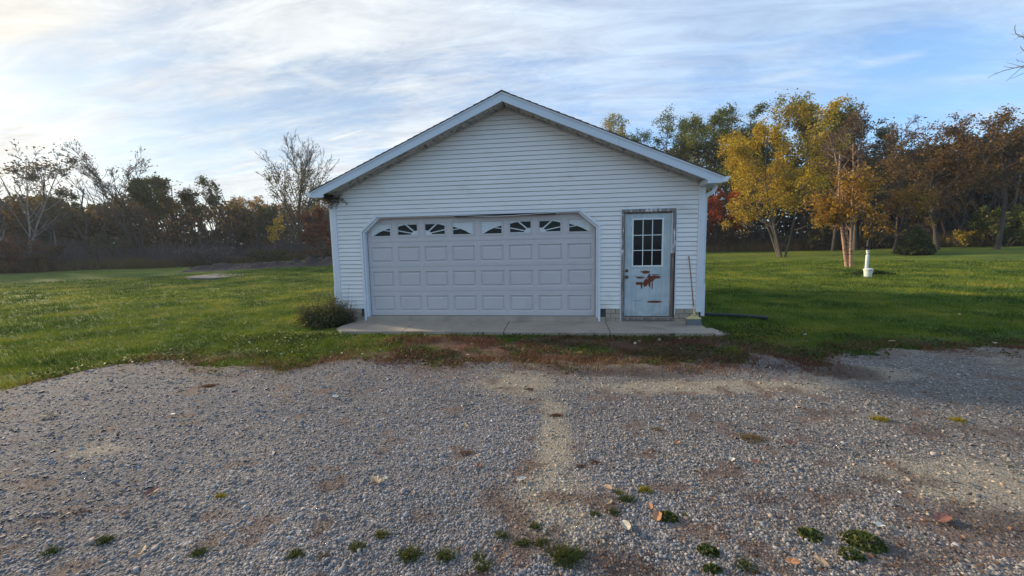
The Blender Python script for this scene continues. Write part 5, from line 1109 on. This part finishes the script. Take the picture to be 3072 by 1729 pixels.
for (px, py, rad, kd, lab) in TUFTS:
    c = hit(px, py); c[2] = float(drive_z(c[0], c[1])); r = np.random.default_rng(px); root = thing('weed_tuft', lab, 'weed', tuple(c))
    rad *= .85; nb = int(330*(rad/.06)**1.6)
    if kd in 'gydr':
        a = r.uniform(0, 2*math.pi, nb); q = np.sqrt(r.random(nb))*rad*(.75+.25*np.sin(a*3+px)); hgt = rad*.48*(1.15-(q/rad)**1.5)*r.uniform(.4, 1.1, nb)*(.35 if kd in 'rd' else 1)
        o = blades('foliage', q*np.cos(a)*1.15, q*np.sin(a)*.8, np.full(nb, -.002), hgt+.004, np.full(nb, .0040), L[{'g': 'tuft', 'y': 'tallgrass', 'd': 'dry', 'r': 'redweed'}[kd]], 1.2, parent=root)
        if kd == 'y': o.data.materials[0] = L['yellowgreen']
        if kd == 'd': o.data.materials[0] = L['tallgrass']
    nl = int((150 if kd == 'b' else 40)*(rad/.06)**1.5)
    if kd == 'b':
        a = r.uniform(0, 2*math.pi, nl); q = np.sqrt(r.random(nl))*rad; leaves('leaf_cluster', q*np.cos(a), q*np.sin(a)*.8, rad*.45*(1-(q/rad)**2)*r.random(nl)+.005, r.uniform(.014, .03, nl)*(1.2 if kd == 'b' else .8), L['tuft'], root, flat=.5, aspect=.6)
# ---- single fallen leaves
FL = [(1133, 1459, .062, 'tan', 'big crumpled tan leaf in the gravel left of centre'), (1153, 1446, .028, 'white', 'small white leaf scrap touching the big crumpled tan leaf'), (1437, 1413, .036, 'red', 'dark red-brown curled leaf below the brown moss cushion'),
 (453, 1492, .060, 'red', 'pinkish-brown leaf lying in the left gravel'), (155, 1256, .085, 'tan', 'long pale leaf in the far left gravel'), (513, 1256, .045, 'white', 'small cream leaf in the upper left gravel'),
 (1008, 1200, .055, 'white', 'white leaf in the upper gravel left of centre'), (1398, 1290, .040, 'tan', 'small yellowish leaf near the centre of the gravel'), (423, 1675, .042, 'tan', 'curled tan leaf low in the left gravel'), (537, 1175, .05, 'red', 'reddish leaf below the lawn edge on the left'),
 (1572, 1450, .040, 'white', 'white leaf left of the sandy streak'), (1819, 1478, .048, 'tan', 'upper of two brown leaves right of centre'), (1828, 1525, .048, 'tan', 'lower of two brown leaves right of centre'),
 (1873, 1592, .060, 'stone', 'large pale stone-coloured leaf near the bottom right of centre'), (1971, 1570, .055, 'orange', 'orange-brown oak-like leaf beside the broad-leaved weed'), (1950, 1541, .040, 'orange', 'narrow orange leaf above the orange-brown oak-like leaf'),
 (2031, 1338, .045, 'orange', 'small orange leaf in the right gravel below the straw-coloured tuft'), (2377, 1345, .065, 'red', 'purplish-red leaf right of the tan moss cushion'), (2195, 1392, .045, 'white', 'pale curled leaf below the tan moss cushion'), (2266, 1402, .045, 'red', 'dark curled leaf below and right of the tan moss cushion'),
 (2818, 1578, .075, 'red', 'long dark curled leaf with pale rim at the lower right'), (2642, 1594, .040, 'white', 'pale leaf just above the large leafy weed'), (2371, 1705, .045, 'orange', 'orange leaf near the bottom edge on the right'), (2466, 1714, .05, 'tan', 'tan leaf at the bottom edge right of the orange one'),
 (2991, 1043, .085, 'tan', 'tan leaf in the grass at the far right edge'), (2672, 1036, .070, 'tan', 'pale leaf on the grass edge right of the gravel notch'), (1736, 1071, .060, 'orange', 'orange leaf in the dry weeds below the apron'), (506, 1150, .06, 'white', 'white leaf in the grass edge on the far left'),
 (1380, 1012, .05, 'tan', 'tan leaf on the dry weeds just below the second apron slab'), (2036, 1028, .05, 'tan', 'tan leaf in the weeds below the right end of the apron')]
LC = {'tan': (.36, .25, .15), 'white': (.62, .58, .48), 'red': (.20, .085, .06), 'orange': (.42, .20, .09), 'stone': (.44, .40, .32)}
for k_, v_ in LC.items(): M['leaf_'+k_] = material('fallen_leaf_'+k_, v_, .7, .25, 60)
for (px, py, s, kd, lab) in FL:
    c = hit(px, py); gr = gravel_depth(c[0], c[1]) > 0; zz = float(drive_z(c[0], c[1]))+.008 if gr else c[2]+.05; r = random.Random(px); m = MB(); n = 18
    s *= .62; rot = r.uniform(0, 6.28); cen = (0, 0, .004+s*.10); rim = []
    for q in range(n):
        an = 2*math.pi*q/n; rr = s*(1+.34*math.cos(an)+.22*abs(math.sin(an*2.5+r.random()))*r.uniform(.6, 1.2)); x_, y_ = rr*math.cos(an), rr*.62*math.sin(an)
        rim.append((x_*math.cos(rot)-y_*math.sin(rot), x_*math.sin(rot)+y_*math.cos(rot), .006+abs(y_)*r.uniform(.25, .7)+max(0, x_)*.15))
    mid = [(p[0]*.5, p[1]*.5, .004+p[2]*.35+s*.05) for p in rim]; m.v = [cen]+mid+rim
    for q in range(n): q2 = (q+1) % n; m.f += [(0, 1+q, 1+q2), (1+q, 1+n+q, 1+n+q2, 1+q2)]
    o = m.build('fallen_leaf', M['leaf_'+kd], None); o.location = (c[0], c[1], zz); tag(o, lab, 'leaf')

GROUPS = {'weed_tuft': 'weed tufts and moss cushions growing in the gravel', 'fallen_leaf': 'fallen leaves on the gravel and lawn edge', 'bare_tree': 'bare and half-bare trees at the wood edge', 'leafy_tree': 'leafy green trees at the wood edge',
          'leaning_tree': 'leaning trees in the left woods', 'slanting_tree': 'slanting dark trunks in the left woods', 'bush': 'bushes along the wood edge', 'bushy_tree': 'bushy trees at the wood edge', 'willow_tree': 'broad green trees right of the roof',
          'autumn_tree': 'trees in autumn colour at the wood edge', 'oak_tree': 'half-bare brown trees on the right'}
for o in COL.objects:
    k_ = o.name.split('.')[0]
    if o.parent is None and k_ in GROUPS: o['group'] = GROUPS[k_]

# ------------------------------------------------------------------ air
hz_m = bpy.data.materials.new('haze'); hz_m.use_nodes = True; t = NT(hz_m.node_tree); t.n.clear(); out = t.add('ShaderNodeOutputMaterial')
pv = t.add('ShaderNodeVolumePrincipled'); pv.inputs['Color'].default_value = (.80, .86, .95, 1); pv.inputs['Density'].default_value = .0006; pv.inputs['Anisotropy'].default_value = .3; t.l.new(pv.outputs[0], out.inputs['Volume'])
hz = MB().box(-520, 520, -130, 520, -3.5, 24).build('haze', hz_m); tag(hz, 'thin pale evening haze over the whole yard', 'haze', kind='stuff')
print('TRIS', sum(len(p.vertices)-2 for me in bpy.data.meshes for p in me.polygons) if False else sum(max(0, len(me.loops)-2*len(me.polygons)) for me in bpy.data.meshes))
